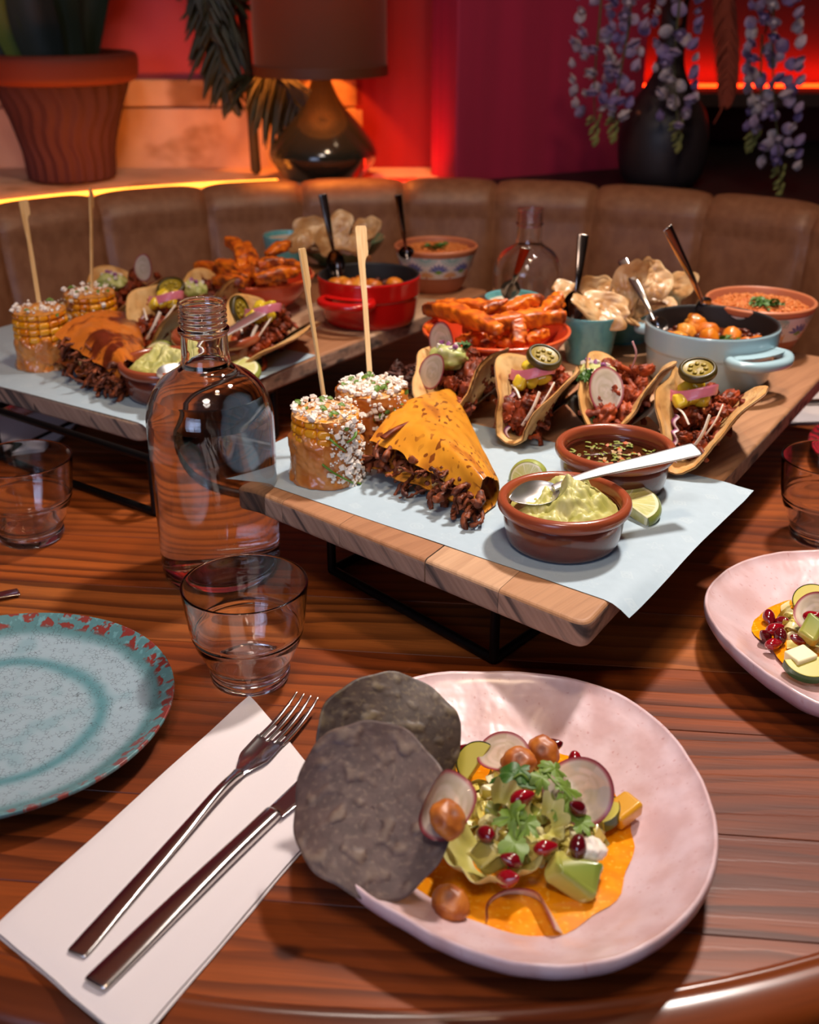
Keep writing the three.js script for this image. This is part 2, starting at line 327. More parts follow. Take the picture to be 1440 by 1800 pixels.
// ---------------------------------------------------------------- round plank table
// wood: x along the grain, y across it, in metres
function woodAt(x, y, c, P) {
  const w = 0.16 * fbm(x * 1.3, y * 5, P.s, 3) + 0.03 * fbm(x * 4, y * 16, P.s + 3, 2);
  let q = y + w * 0.6;
  for (const [kx, ky, r] of P.knots) { const dx = (x - kx) * 0.42, dy = y - ky, d = Math.hypot(dx, dy); q += Math.sign(dy || 1) * r * Math.exp(-d * d / (r * r * 3.2)) * 0.8; }
  const f = q * P.f + 0.6 * N(x * 2, y * 7, P.s + 8), fr = f - Math.floor(f);
  const late = ss(0.35, 0.93, fr) * (1 - ss(0.955, 1, fr));
  const broad = fbm(x * 1.5, y * 9, P.s + 20, 3), pore = Math.max(0, N(x * 22, y * 900, P.s)) * 0.8 + Math.max(0, N(x * 9, y * 420, P.s + 2)) * 0.6;
  let k = mix3(P.light, P.mid, clamp(0.45 + broad * 1.6)); k = mix3(k, P.dark, late * P.ring * ss(-0.35, 0.4, fbm(x * 1.5, y * 9, 33, 2) + 0.1)); k = mix3(k, P.dark, clamp(pore) * 0.35);
  for (const [kx, ky, r] of P.knots) { const d = Math.hypot((x - kx) * 0.6, y - ky) / r; k = mix3(k, P.dark, (1 - ss(0.25, 0.75, d + 0.25 * N(x * 60, y * 60, 1))) * 0.85); }
  c[0] = k[0]; c[1] = k[1]; c[2] = k[2]; return c;
}
const TW = 1.6, TH = 0.8;
const teak = { s: 4, f: 46, ring: 0.62, light: [162, 90, 38], mid: [118, 58, 22], dark: [54, 24, 9], knots: [[0.30, 0.14, 0.012], [1.12, 0.30, 0.010], [0.72, 0.55, 0.014], [1.33, 0.62, 0.010], [0.42, 0.41, 0.009]] };
const teakTex = tex(2048, 1024, (x, y, c) => woodAt(x * TW, y * TH, c, teak));
const teakBump = grey(1024, 1024, (x, y) => { const X = x * TW, Y = y * TH, w = 0.10 * fbm(X * 1.1, Y * 5, 4, 3) + 0.03 * fbm(X * 4, Y * 16, 7, 2); const f = (Y + w * 0.35) * 46 + 0.6 * N(X * 2, Y * 7, 12), fr = f - Math.floor(f); return 0.8 - 0.4 * ss(0.35, 0.93, fr) - 0.3 * Math.max(0, N(X * 22, Y * 900, 4)); });
const mTeak = [0xffffff, 0xe8d2c4, 0xf6dcc0, 0xd8bcae, 0xffe6cc].map((c) => M(c, 0.42, { map: teakTex, bumpMap: teakBump, bumpScale: 0.00022, specularIntensity: 0.7 }));
{
  const t = thing('dining_table', 'round varnished teak plank table with a rolled wooden rim', 'table', [0, 0, -1.15], -6 * rad);
  const R = 0.7095, cuts = [-0.7095, -0.6, -0.49, -0.38, -0.275, -0.16, -0.05, 0.06, 0.165, 0.264, 0.352, 0.435, 0.547, 0.635, 0.7095], r = rng(5);
  cuts.slice(0, -1).forEach((a0, k) => {
    const a = a0 + 0.0004, b = cuts[k + 1] - 0.0004, s = new THREE.Shape(), n = 18, W = (z) => Math.sqrt(Math.max(0, R * R - z * z));
    const pts = []; for (let i = 0; i <= n; i++) pts.push([W(lerp(a, b, i / n)), lerp(a, b, i / n)]); for (let i = n; i >= 0; i--) pts.push([-W(lerp(a, b, i / n)), lerp(a, b, i / n)]);
    pts.forEach(([x, z], i) => s[i ? 'lineTo' : 'moveTo'](x, -z)); s.closePath();
    const g = new THREE.ExtrudeGeometry(s, { depth: 0.026, bevelEnabled: true, bevelSize: 0.0004, bevelThickness: 0.0006, bevelSegments: 1, bevelOffset: -0.0004 }).rotateX(-Math.PI / 2).translate(0, -0.0272 + 0.0006, 0);
    const ou = r() * 0.6, ov = r() * 0.6; setUV(g, (x, y, z) => [(x + 0.8 + ou) / TW, (z + ov + y) / TH]);
    part('plank', g, mTeak[Math.floor(r() * mTeak.length)], t);
  });
  const rim = new THREE.LatheGeometry(rprof([[0.7085, -0.036], [0.7085, 0.0002, 0.001], [0.7125, 0.0016, 0.002], [0.716, -0.0004, 0.002], [0.724, -0.0012, 0.006], [0.742, -0.008, 0.012], [0.744, -0.03, 0.014], [0.716, -0.037, 0.004], [0.7085, -0.036]], 6), 160);
  part('rim', setUV(rim, (x, y, z) => [Math.atan2(z, x) * 0.72 / TW, (Math.hypot(x, z) + y) / TH + 0.2]), M(0xe6cdbd, 0.28, { map: teakTex, clearcoat: 0.5, clearcoatRoughness: 0.2 }), t);
  part('pedestal', lathe([[0.001, FLOOR + 0.001], [0.3, FLOOR + 0.001, 0.01], [0.29, FLOOR + 0.03, 0.02], [0.06, FLOOR + 0.06, 0.02], [0.045, -0.08, 0.02], [0.12, -0.03, 0.01], [0.001, -0.03]], 40), M(0x161212, 0.5, { metalness: 0.6 }), t);
}

// ---------------------------------------------------------------- serving boards on wire stands
const HB = 0.09, TB = 0.022;                     // top of a board, its thickness
const boardW = { s: 14, f: 70, ring: 0.35, light: [208, 174, 142], mid: [192, 156, 124], dark: [146, 110, 82], knots: [[0.2, 0.2, 0.006]] };
const boardTex = tex(1024, 512, (x, y, c) => woodAt(x * 0.8, y * 0.4, c, boardW));
const sawnTex = tex(512, 512, (x, y, c) => { const g = fbm(x * 130, y * 60, 3, 3), d = ss(0.0, 0.36, fbm(x * 20, y * 26, 6, 4)); const k = mix3([158, 126, 106], [66, 56, 52], d * 0.95); c[0] = k[0] + g * 40; c[1] = k[1] + g * 36; c[2] = k[2] + g * 32; return c; });
const boardBump = grey(512, 512, (x, y) => 0.5 + 0.5 * fbm(x * 8, y * 90, 4, 3));
const mBoard = [0xffffff, 0xf0e0d2, 0xe2c8b0, 0xfff4ea, 0xd8b8a0, 0xf6e6d8].map((c) => M(c, 0.55, { map: boardTex, bumpMap: boardBump, bumpScale: 0.0003 }));
const mSawn = M(0xffffff, 0.85, { map: sawnTex, bumpMap: boardBump, bumpScale: 0.0006 });
const mIron = M(0x0c0b0b, 0.42, { metalness: 0.5 });
// top faces keep the planed wood, upright faces the rough sawn one
function splitSides(g) {
  const n = g.attributes.normal, ix = g.index ? Array.from(g.index.array) : Array.from({ length: n.count }, (_, i) => i), a = [], b = [];
  for (let i = 0; i < ix.length; i += 3) { const y = (n.getY(ix[i]) + n.getY(ix[i + 1]) + n.getY(ix[i + 2])) / 3; (y > 0.35 ? a : b).push(ix[i], ix[i + 1], ix[i + 2]); }
  g.setIndex([...a, ...b]); g.clearGroups(); g.addGroup(0, a.length, 0); g.addGroup(a.length, b.length, 1); return g;
}
const csg = new Evaluator(); csg.useGroups = false;
// corners: front left, front right, back right, back left; strips: where the glued strips meet, as shares of the front edge
function servingBoard(label, C, strips, joint, seed) {
  const [FL, FR, BR, BL] = C.map((p) => new THREE.Vector2(p[0], -p[2])), r = rng(seed);
  const t = thing('serving_board', label, 'serving board', [(C[0][0] + C[2][0]) / 2, HB - TB, (C[0][2] + C[2][2]) / 2]);
  const o = new THREE.Vector2(t.position.x, -t.position.z), c = [FL, FR, BR, BL].map((p) => p.clone().sub(o));
  const s = new THREE.Shape(); c.forEach((p, i) => { const a = c[(i + 3) % 4], b = c[(i + 1) % 4], rr = 0.014, A = a.clone().sub(p).setLength(rr).add(p), B = b.clone().sub(p).setLength(rr).add(p); s[i ? 'lineTo' : 'moveTo'](A.x, A.y); s.quadraticCurveTo(p.x, p.y, B.x, B.y); }); s.closePath();
  const solid = new Brush(new THREE.ExtrudeGeometry(s, { depth: TB - 0.008, bevelEnabled: true, bevelSize: 0.004, bevelThickness: 0.004, bevelOffset: -0.004, bevelSegments: 4, curveSegments: 8 }).rotateX(-Math.PI / 2).translate(0, 0.004, 0));
  solid.updateMatrixWorld();
  const dirU = c[1].clone().sub(c[0]), W = dirU.length(); dirU.normalize(); const dirV = c[2].clone().sub(c[1]).normalize(), L = c[2].distanceTo(c[1]);
  strips.slice(0, -1).forEach((a, k) => {
    const b = strips[k + 1], cuts = [-0.08]; let x = 0.12 + 0.3 * r(); while (x < 0.95) { cuts.push(x); x += 0.28 + 0.3 * r(); } cuts.push(1.1);
    for (let q = 0; q + 1 < cuts.length; q++) {
      const gap = (joint === k ? 0.0011 : 0.0002), u0 = a * W + (k ? 0.0002 : -0.05), u1 = b * W - (k + 2 === strips.length ? -0.05 : gap), v0 = cuts[q] * L + 0.00015, v1 = cuts[q + 1] * L - 0.00015;
      const P = (u, v) => c[0].clone().addScaledVector(dirU, u).addScaledVector(dirV, v), sh = new THREE.Shape([P(u0, v0), P(u1, v0), P(u1, v1), P(u0, v1)]);
      const cut = new Brush(new THREE.ExtrudeGeometry(sh, { depth: 0.1, bevelEnabled: false }).rotateX(-Math.PI / 2).translate(0, -0.04, 0)); cut.updateMatrixWorld();
      const g = csg.evaluate(solid, cut, INTERSECTION).geometry;
      if (!g.attributes.position.count) continue;
      splitSides(g);
      const ou = r() * 3, ov = r() * 3; setUV(g, (X, y, z) => { const d = new THREE.Vector2(X, -z), u = d.dot(dirU), v = d.dot(dirV); return [(v + ou) / 0.8, (u + ov + y) / 0.4]; });
      part('wood_strip', g, [mBoard[Math.floor(r() * mBoard.length)], mSawn], t);
    }
  });
  return t;
}
const B1 = [[-0.1664, 0.09, -0.9489], [0.1242, 0.09, -0.6902], [0.5141, 0.09, -1.3154], [0.190, 0.09, -1.50]];
const B2 = [[-0.62, 0.09, -1.322], [-0.2763, 0.09, -1.0926], [0.1184, 0.09, -1.6486], [-0.225, 0.09, -1.873]];
servingBoard('pale butcher block board in front, carrying four tacos on blue paper', B1, [0, 0.19, 0.37, 0.615, 0.80, 1], 2, 3);
servingBoard('pale butcher block board at the back left, carrying the red casserole', B2, [0, 0.22, 0.4, 0.6, 0.82, 1], -1, 8);
function wireStand(label, A, B, D, h) {   // a welded box of black wire
  const r = 0.0042, c = [A, B, [B[0] + D[0], 0, B[2] + D[2]], [A[0] + D[0], 0, A[2] + D[2]]];
  const t = thing('wire_stand', label, 'stand', [(c[0][0] + c[2][0]) / 2, 0, (c[0][2] + c[2][2]) / 2]), o = t.position;
  const P = (p, y) => [p[0] - o.x, y, p[2] - o.z];
  for (const y of [r, h - r]) part(y === r ? 'base_frame' : 'top_frame', wire(c.map((p) => P(p, y)), r, 10, true), mIron, t);
  for (const p of c) part('leg', wire([P(p, r), P(p, h - r)], r, 10), mIron, t);
}
wireStand('black wire box stand under the front serving board', [-0.0721, 0, -0.9368], [0.0681, 0, -0.7826], [0.17, 0, -0.20], HB - TB);
wireStand('black wire box stand under the left serving board', [-0.47, 0, -1.21], [-0.2613, 0, -1.0625], [0.10, 0, -0.22], HB - TB);

// ---------------------------------------------------------------- blue deli paper with a faint print
const paperTex = tex(1024, 1024, (() => {   // small pale outline flowers and cups, scattered in rows
  const r = rng(77), marks = []; for (let j = 0; j < 11; j++) for (let i = 0; i < 11; i++) marks.push([(i + 0.5 + (j % 2) * 0.5 + 0.15 * r()) / 11, (j + 0.5) / 11, r() * 6.28, Math.floor(r() * 3)]);
  return (x, y, c) => {
    let k = 0; for (const [mx, my, a, kind] of marks) { const dx = (x - mx) * 48, dy = (y - my) * 48; if (dx * dx + dy * dy > 1.7) continue; const X = dx * Math.cos(a) + dy * Math.sin(a), Y = dy * Math.cos(a) - dx * Math.sin(a), R = Math.hypot(X, Y), th = Math.atan2(Y, X);
      const e = kind === 0 ? Math.abs(R - 0.6 - 0.28 * Math.cos(5 * th)) : kind === 1 ? Math.min(Math.abs(Math.max(Math.abs(X) - 0.5, Math.abs(Y) - 0.6)), Math.abs(R - 0.3)) : Math.min(Math.abs(R - 0.75), Math.abs(R - 0.32)); k = Math.max(k, 1 - ss(0.05, 0.16, e)); }
    const g = 5 * fbm(x * 40, y * 40, 2, 3); c[0] = 172 + 8 * k + g; c[1] = 192 + 6 * k + g; c[2] = 204 + 4 * k + g; return c;
  };
})());
const paperBump = grey(512, 512, (x, y) => 0.5 + 0.5 * fbm(x * 7, y * 7, 3, 4));
const mPaper = M(0xffffff, 0.5, { map: paperTex, bumpMap: paperBump, bumpScale: 0.0016 });
function paper(label, P00, P10, P11, P01, drop) {   // front left, front right, back right, back left; drop(u, v) below the board top
  const a = V(...P00), b = V(...P10), c = V(...P11), d = V(...P01), o = V((a.x + c.x) / 2, HB, (a.z + c.z) / 2);
  const g = sheet(60, 44, (u, v) => { const p = a.clone().lerp(b, u).lerp(d.clone().lerp(c, u), v); p.y = 0.0006 + drop(u, v) + 0.0004 * N(u * 6, v * 5, 2); p.x -= o.x; p.z -= o.z; return p; }, 0.00035, { uv: (u, v) => [u * 1.15, v * 0.8], lip: 0.5 });
  return single('deli_paper', g, mPaper, label, 'paper', o.toArray());
}
{
  const P00 = [-0.1751, 0.0905, -0.973], P10 = [0.159, 0.076, -0.7138], P11 = [0.3071, 0.087, -0.9277], P01 = [P00[0] + P11[0] - P10[0] - 0.02, 0.09, P00[2] + P11[2] - P10[2] + 0.02];
  // past the right edge of the board the sheet hangs free
  const eA = B1[1], eB = B1[2], n = V(eB[2] - eA[2], 0, -(eB[0] - eA[0])).normalize(), a = V(...P00), b = V(...P10), c = V(...P11), d = V(...P01);
  const over = (u, v) => { const p = a.clone().lerp(b, u).lerp(d.clone().lerp(c, u), v); return -((p.x - eA[0]) * n.x + (p.z - eA[2]) * n.z); };
  const s = over(1, 0.5) > 0 ? 1 : -1;
  paper('blue printed paper under the tacos on the front board', P00, P10, P11, P01, (u, v) => { const k = Math.max(0, s * over(u, v) + 0.002); return -Math.pow(k, 1.6) * lerp(4.6, 0.9, ss(0, 0.55, v)) + 0.0015 * ss(0.97, 1, u) * ss(0.9, 1, v); });
  const Q10 = [-0.2669, 0.075, -1.0879], Q11 = [-0.1129, 0.088, -1.3264], Q00 = [-0.62, 0.09, -1.315], Q01 = [Q00[0] + Q11[0] - Q10[0], 0.09, Q00[2] + Q11[2] - Q10[2]];
  const fA = B2[1], fB = B2[2], m = V(fB[2] - fA[2], 0, -(fB[0] - fA[0])).normalize(), a2 = V(...Q00), b2 = V(...Q10), c2 = V(...Q11), d2 = V(...Q01);
  const over2 = (u, v) => { const p = a2.clone().lerp(b2, u).lerp(d2.clone().lerp(c2, u), v); return -((p.x - fA[0]) * m.x + (p.z - fA[2]) * m.z); };
  const s2 = over2(0, 0.5) > 0 ? -1 : 1;
  const gA = B2[0], w2 = V(fA[2] - gA[2], 0, -(fA[0] - gA[0])).normalize();
  const front2 = (u, v) => { const p = a2.clone().lerp(b2, u).lerp(d2.clone().lerp(c2, u), v); return -((p.x - gA[0]) * w2.x + (p.z - gA[2]) * w2.z); };
  const s3 = front2(0.5, 1) > 0 ? -1 : 1;
  paper('blue paper under the corn on the left board', Q00, Q10, Q11, Q01, (u, v) => -Math.pow(Math.max(0, s2 * over2(u, v), s3 * front2(u, v) - 0.002), 1.3) * 1.9 * (1 - 0.6 * v));
}

// ---------------------------------------------------------------- glass
const mGlass = M(0xffffff, 0.01, { transmission: 1, thickness: 0.004, ior: 1.48 });
const mWater = M(0xffffff, 0.0, { transmission: 1, thickness: 0.08, ior: 1.33, attenuationColor: 0xf2f6f2, attenuationDistance: 0.6 });
const tumblerGeo = lathe([[0.0005, 0.0], [0.029, 0.0, 0.003], [0.0315, 0.004, 0.003], [0.0318, 0.0095, 0.002], [0.0303, 0.0115, 0.002], [0.0335, 0.018, 0.008], [0.0415, 0.036, 0.01], [0.0425, 0.042, 0.003], [0.0436, 0.0432, 0.001], [0.0434, 0.046, 0.001], [0.0445, 0.048, 0.003], [0.0485, 0.0835, 0.004], [0.0486, 0.0852, 0.0009], [0.0468, 0.0853, 0.0009], [0.0462, 0.082, 0.004], [0.0418, 0.047, 0.004], [0.0395, 0.040, 0.006], [0.030, 0.017, 0.008], [0.022, 0.0115, 0.006], [0.0005, 0.0105]], 96, 6);
const tumbler0 = single('tumbler', tumblerGeo, mGlass, 'empty ribbed glass tumbler in front of the bottle, beside the napkin', 'glass', [-0.1259, 0, -0.7626], [0, 0, 0]);
function moveTo(o, p) { o.position.set(...p); return o; }
moveTo(copy(tumbler0, 'empty glass tumbler at the left under the edge of the left board'), [-0.3745, 0, -1.0134]);
moveTo(copy(tumbler0, 'empty glass tumbler on the right between the front board and red plate'), [0.408, 0, -1.0122]);
// bottle: closed shell of glass, water inside it
const neckRings = []; for (let k = 0; k < 3; k++) { const y = 0.2375 + k * 0.0046; neckRings.push([0.0195, y, 0.0008], [0.0208, y + 0.0012, 0.0008], [0.0208, y + 0.0022, 0.0008], [0.0195, y + 0.0034, 0.0008]); }
const bottleGeo = lathe([[0.0005, 0.006], [0.03, 0.004, 0.01], [0.044, 0, 0.004], [0.0525, 0.0025, 0.005], [0.0545, 0.012, 0.006], [0.0560, 0.145, 0.02], [0.0555, 0.165, 0.018], [0.0430, 0.188, 0.016], [0.0235, 0.1985, 0.008], [0.0208, 0.204, 0.006], [0.0198, 0.2295, 0.002], [0.0218, 0.2305, 0.0012], [0.0222, 0.2335, 0.0012], [0.0195, 0.235, 0.001], ...neckRings, [0.0197, 0.2525, 0.001], [0.0206, 0.2535, 0.001], [0.0204, 0.2560, 0.001], [0.0178, 0.2560, 0.001], [0.0172, 0.2520, 0.002], [0.0172, 0.208, 0.004], [0.0205, 0.1955, 0.007], [0.0405, 0.1845, 0.016], [0.0526, 0.163, 0.018], [0.0532, 0.145, 0.02], [0.0516, 0.012, 0.007], [0.044, 0.0072, 0.006], [0.0005, 0.0105]], 96, 5);
const waterGeo = lathe([[0.0004, 0.0103], [0.044, 0.0070, 0.006], [0.0518, 0.012, 0.007], [0.0534, 0.145, 0.02], [0.0528, 0.163, 0.018], [0.0407, 0.1847, 0.016], [0.0207, 0.1957, 0.006], [0.0176, 0.2040, 0.001], [0.0165, 0.2032, 0.001], [0.0004, 0.2030]], 96, 5);
const bottle = thing('water_bottle', 'tall clear glass bottle full of water between the two boards', 'bottle', [-0.1753, 0, -0.9424]);
part('glass', bottleGeo, mGlass, bottle); part('water', waterGeo, mWater, bottle);
const bottle2 = copy(bottle, 'clear glass bottle at the back right, behind the fries'); bottle2.remove(bottle2.children.find((c) => c.name === 'water')); bottle2.position.set(0.165, 0, -1.578); bottle2.scale.setScalar(0.86);

// ---------------------------------------------------------------- stoneware plates
const glazeBump = grey(512, 512, (x, y) => 0.5 + 0.5 * fbm(x * 14, y * 14, 3, 3));
const pinkTex = tex(512, 512, (x, y, c) => { const a = fbm(x * 9, y * 9, 5, 4), s = ss(0.5, 0.6, N(x * 90, y * 90, 3)) * 0.3; const k = mix3([220, 192, 196], [206, 170, 170], ss(-0.25, 0.35, a)), d = mix3(k, [170, 96, 92], s); c[0] = d[0]; c[1] = d[1]; c[2] = d[2]; return c; });
const mPink = M(0xffffff, 0.32, { map: pinkTex, bumpMap: glazeBump, bumpScale: 0.0016, clearcoat: 0.35, clearcoatRoughness: 0.18 });
// outline: polygon of [x, z] seen from above; interior rises from a flat well to the rim
function radial(poly, c) {
  const a = poly.map(([x, z]) => [Math.atan2(z - c[1], x - c[0]), Math.hypot(x - c[0], z - c[1])]).sort((p, q) => p[0] - q[0]), n = a.length;
  return (th) => { th = Math.atan2(Math.sin(th), Math.cos(th)); let i = a.findIndex((p) => p[0] > th); if (i < 0) i = 0; const g = (k) => { const m = ((i + k) % n + n) % n, turn = Math.floor((i + k) / n) * 2 * Math.PI; return [a[m][0] + turn, a[m][1]]; }; let P = [g(-2), g(-1), g(0), g(1)], t0 = P[1][0], t1 = P[2][0], x = th; if (x > t1 + 1e-9) x -= 2 * Math.PI; if (x < t0 - 1e-9) x += 2 * Math.PI; const t = clamp((x - t0) / (t1 - t0)); const [p, q, r, s] = P.map((v) => v[1]); return 0.5 * (2 * q + (r - p) * t + (2 * p - 5 * q + 4 * r - s) * t * t + (3 * q - p - 3 * r + s) * t * t * t); };
}
const circleR = (f, n = 48) => { const v = Array.from({ length: n }, (_, i) => f(-Math.PI + (i + 0.5) / n * 2 * Math.PI)); return (a) => { const x = ((a + Math.PI) / (2 * Math.PI) * n - 0.5 + n) % n, i = Math.floor(x), t = x - i; return lerp(v[i % n], v[(i + 1) % n], t); }; };
const wellY = (t) => 0.0085 + 0.001 * t * t + 0.026 * Math.pow(ss(0.47, 1.06, t), 1.2);   // inner surface height over t = r / R
function bowlPlate(R, wob, seed) {   // R(a): rim radius
  const NA = 120, prof = [];
  for (let i = 0; i <= 22; i++) { const t = i / 22 * 0.955; prof.push([t, wellY(t), 0]); }
  prof.push([0.972, 0.0362, 1], [0.985, 0.0372, 1], [0.996, 0.0355, 1], [1.0, 0.0322, 1], [0.994, 0.0285, 1], [0.965, 0.0235, 1], [0.86, 0.0135, 1], [0.70, 0.0055, 1], [0.56, 0.0012, 1], [0.50, 0, 1], [0.46, 0.0015, 1], [0.30, 0.0028, 1], [0, 0.0028, 1]);
  const pos = [], idx = [], P = prof.length;
  for (let j = 0; j < P; j++) for (let i = 0; i <= NA; i++) { const a = (i / NA) * 2 * Math.PI - Math.PI, [t, y, o] = prof[j], r = t * R(a), up = wob(a) * ss(0.6, 1, t), d = 0.0010 * ss(0, 0.3, t) * N(Math.cos(a) * t * 7 + seed, Math.sin(a) * t * 7, seed); pos.push(r * Math.cos(a), y + up + d * (y > 0.004 ? 1 : 0), r * Math.sin(a)); }
  for (let j = 0; j < P - 1; j++) for (let i = 0; i < NA; i++) { const a = j * (NA + 1) + i, b = a + 1, c = a + NA + 1, d = c + 1; idx.push(a, b, c, b, d, c); }
  const g0 = new THREE.BufferGeometry(); g0.setAttribute('position', new THREE.Float32BufferAttribute(pos, 3)); g0.setIndex(idx);
  const g = mergeVertices(g0, 1e-6); g.computeVertexNormals(); // winding below makes +y the inside
  if (g.attributes.normal.getY(5) < 0) { const ix = g.index.array; for (let i = 0; i < ix.length; i += 3) { const t = ix[i]; ix[i] = ix[i + 1]; ix[i + 1] = t; } g.computeVertexNormals(); }
  return setUV(g, (x, y, z) => [x * 4 + y, z * 4 + y]);
}
const PC = [0.0647, 0.035, -0.5552];
const plate1Poly = [[0.019, -0.7153], [0.0508, -0.7176], [0.0825, -0.7176], [0.1115, -0.7123], [0.1352, -0.7017], [0.1569, -0.6827], [0.1752, -0.6523], [0.186, -0.6128], [0.1894, -0.5723], [0.1854, -0.5355], [0.1763, -0.5066], [0.1598, -0.4778], [0.1375, -0.4551], [0.1115, -0.4395], [0.0826, -0.435], [0.0535, -0.4395], [0.0243, -0.4531], [-0.0063, -0.4735], [-0.0305, -0.493], [-0.0514, -0.5208], [-0.0602, -0.5561], [-0.0585, -0.6008], [-0.0443, -0.6563], [-0.0165, -0.6965]];
const R1 = circleR(radial(plate1Poly, [PC[0], PC[2]]));
const mSauce = M(0xffffff, 0.14, { map: tex(256, 256, (x, y, c) => { const a = fbm(x * 9, y * 9, 2, 3), s = ss(0.3, 0.42, N(x * 40, y * 40, 1)); const k = mix3(mix3([244, 156, 16], [234, 136, 8], ss(-0.3, 0.3, a)), [250, 190, 80], s * 0.6); c[0] = k[0]; c[1] = k[1]; c[2] = k[2]; return c; }), clearcoat: 0.3, clearcoatRoughness: 0.12 });
const plate1 = single('stoneware_bowl', bowlPlate(R1, (a) => 0.0025 * Math.sin(2 * a + 0.6) - 0.001 * Math.cos(3 * a), 3), mPink, 'pink stoneware bowl holding salad and two dark tostadas, in front', 'bowl', [PC[0], 0, PC[2]]);
function pool(R, c, y, label, seed) {
  const g = disc(10, 72, (r, a) => { const rr = r * R(a) * (1 + 0.02 * Math.sin(7 * a + seed) + 0.015 * Math.sin(12 * a + 2 * seed)); return V(rr * Math.cos(a), 0.0003 - 0.0007 * Math.pow(r, 4) + 0.0003 * N(rr * 90 * Math.cos(a), rr * 90 * Math.sin(a), seed), rr * Math.sin(a)); }, 0.0012, { uv: (u, v, p) => [p.x * 9, p.z * 9] });
  return single('orange_dressing', g, mSauce, label, 'sauce', [c[0], y, c[2]]);
}
const SC = [0.0737, 0.013, -0.5663];
pool(circleR(radial([[-0.0067, -0.5175], [0.0147, -0.4939], [0.0418, -0.4819], [0.0867, -0.4819], [0.1083, -0.497], [0.1273, -0.5222], [0.1398, -0.5517], [0.1472, -0.5892], [0.1405, -0.6064], [0.1283, -0.6306], [0.1114, -0.6509], [0.0729, -0.6668], [0.0387, -0.6722], [0.01, -0.6561], [-0.0075, -0.6006], [-0.0141, -0.5517]], [SC[0], SC[2]])), SC, 0.0116, 'pool of orange dressing under the salad in the front bowl', 2);
// second pink bowl, right
const QC = [0.344, 0.035, -0.7846];
const R2 = circleR(radial([[0.2445, -0.8253], [0.2661, -0.8672], [0.2983, -0.8993], [0.3332, -0.915], [0.3702, -0.9184], [0.4268, -0.9049], [0.4616, -0.8672], [0.455, -0.8083], [0.4199, -0.739], [0.376, -0.6856], [0.334, -0.6611], [0.3005, -0.6679], [0.2809, -0.682], [0.2638, -0.7077], [0.2478, -0.743], [0.24, -0.7829]], [QC[0], QC[2]]));
single('stoneware_bowl', bowlPlate(R2, (a) => 0.003 * Math.sin(2 * a + 2), 9), mPink, 'pink stoneware bowl of salad at the right edge', 'bowl', [QC[0], 0, QC[2]]);
const SD = [0.3606, 0.013, -0.8199];
pool(circleR(radial([[0.2869, -0.8245], [0.3051, -0.8503], [0.3381, -0.8702], [0.3757, -0.8784], [0.4131, -0.8582], [0.427, -0.8199], [0.3965, -0.7672], [0.3545, -0.7388], [0.3208, -0.7428], [0.2994, -0.7589], [0.2889, -0.7928]], [SD[0], SD[2]])), SD, 0.0122, 'pool of orange dressing in the pink bowl at the right edge', 5);

// turquoise crackle plate; the red one beyond is of the same kind
function crackle(seed, inner, ring, rimc, patch, patch2) {
  const r = rng(seed), cells = [], G = 84; for (let j = 0; j < G; j++) for (let i = 0; i < G; i++) cells.push([(i + r()) / G, (j + r()) / G]);
  return tex(1024, 1024, (x, y, c) => {
    const X = (x - 0.5) * 2, Y = (y - 0.5) * 2, d = Math.hypot(X, Y), wob = 0.03 * N(X * 3, Y * 3, seed);
    const ci = Math.floor(x * G), cj = Math.floor(y * G); let d1 = 9, d2 = 9; for (let j = cj - 1; j <= cj + 1; j++) for (let i = ci - 1; i <= ci + 1; i++) { if (i < 0 || j < 0 || i >= G || j >= G) continue; const p = cells[j * G + i], q = Math.hypot(p[0] - x, p[1] - y) * G; if (q < d1) { d2 = d1; d1 = q; } else if (q < d2) d2 = q; }
    const line = (1 - ss(0.03, 0.11, d2 - d1)) * ss(-0.15, 0.15, N(x * 38, y * 38, 6));
    let k = mix3(inner, ring, Math.exp(-(((d + wob - 0.58) / 0.045) ** 2)) * 0.85); k = mix3(k, ring, 0.25 * ss(0, 0.3, fbm(X * 4, Y * 4, 3)));
    k = mix3(k, rimc, ss(0.80, 0.90, d + wob)); const sp = fbm(X * 14, Y * 14, seed + 2, 3);
    k = mix3(k, patch, ss(0.0, 0.08, sp) * ss(0.89, 0.92, d + wob * 0.5)); k = mix3(k, patch2, ss(0.10, 0.2, fbm(X * 24, Y * 24, seed + 9, 3)) * ss(0.90, 0.92, d) * 0.7);
    k = mix3(k, [52, 62, 66], line * 0.6 * (1 - ss(0.9, 0.94, d))); c[0] = k[0]; c[1] = k[1]; c[2] = k[2]; return c;
  });
}
const couGeo = (R) => setUV(lathe([[0.0005, 0.0075], [0.5 * R, 0.0072, 0.02], [0.84 * R, 0.0125, 0.03], [0.975 * R, 0.0225, 0.004], [R * 0.995, 0.0238, 0.001], [R, 0.0222, 0.001], [0.99 * R, 0.0195, 0.003], [0.85 * R, 0.0085, 0.02], [0.6 * R, 0.0015, 0.01], [0.55 * R, 0, 0.002], [0.5 * R, 0.002, 0.002], [0.0005, 0.003]], 120), (x, y, z) => [0.5 + x / R / 2, 0.5 + z / R / 2]);
const mTurq = M(0xffffff, 0.42, { map: crackle(4, [146, 166, 176], [74, 126, 134], [78, 120, 124], [124, 46, 40], [104, 152, 158]), clearcoat: 0.3, clearcoatRoughness: 0.2, bumpMap: glazeBump, bumpScale: 0.0006 });
single('crackle_plate', couGeo(0.132), mTurq, 'turquoise crackle glazed plate with red flecked rim at the left edge', 'plate', [-0.3053, 0, -0.6922]);
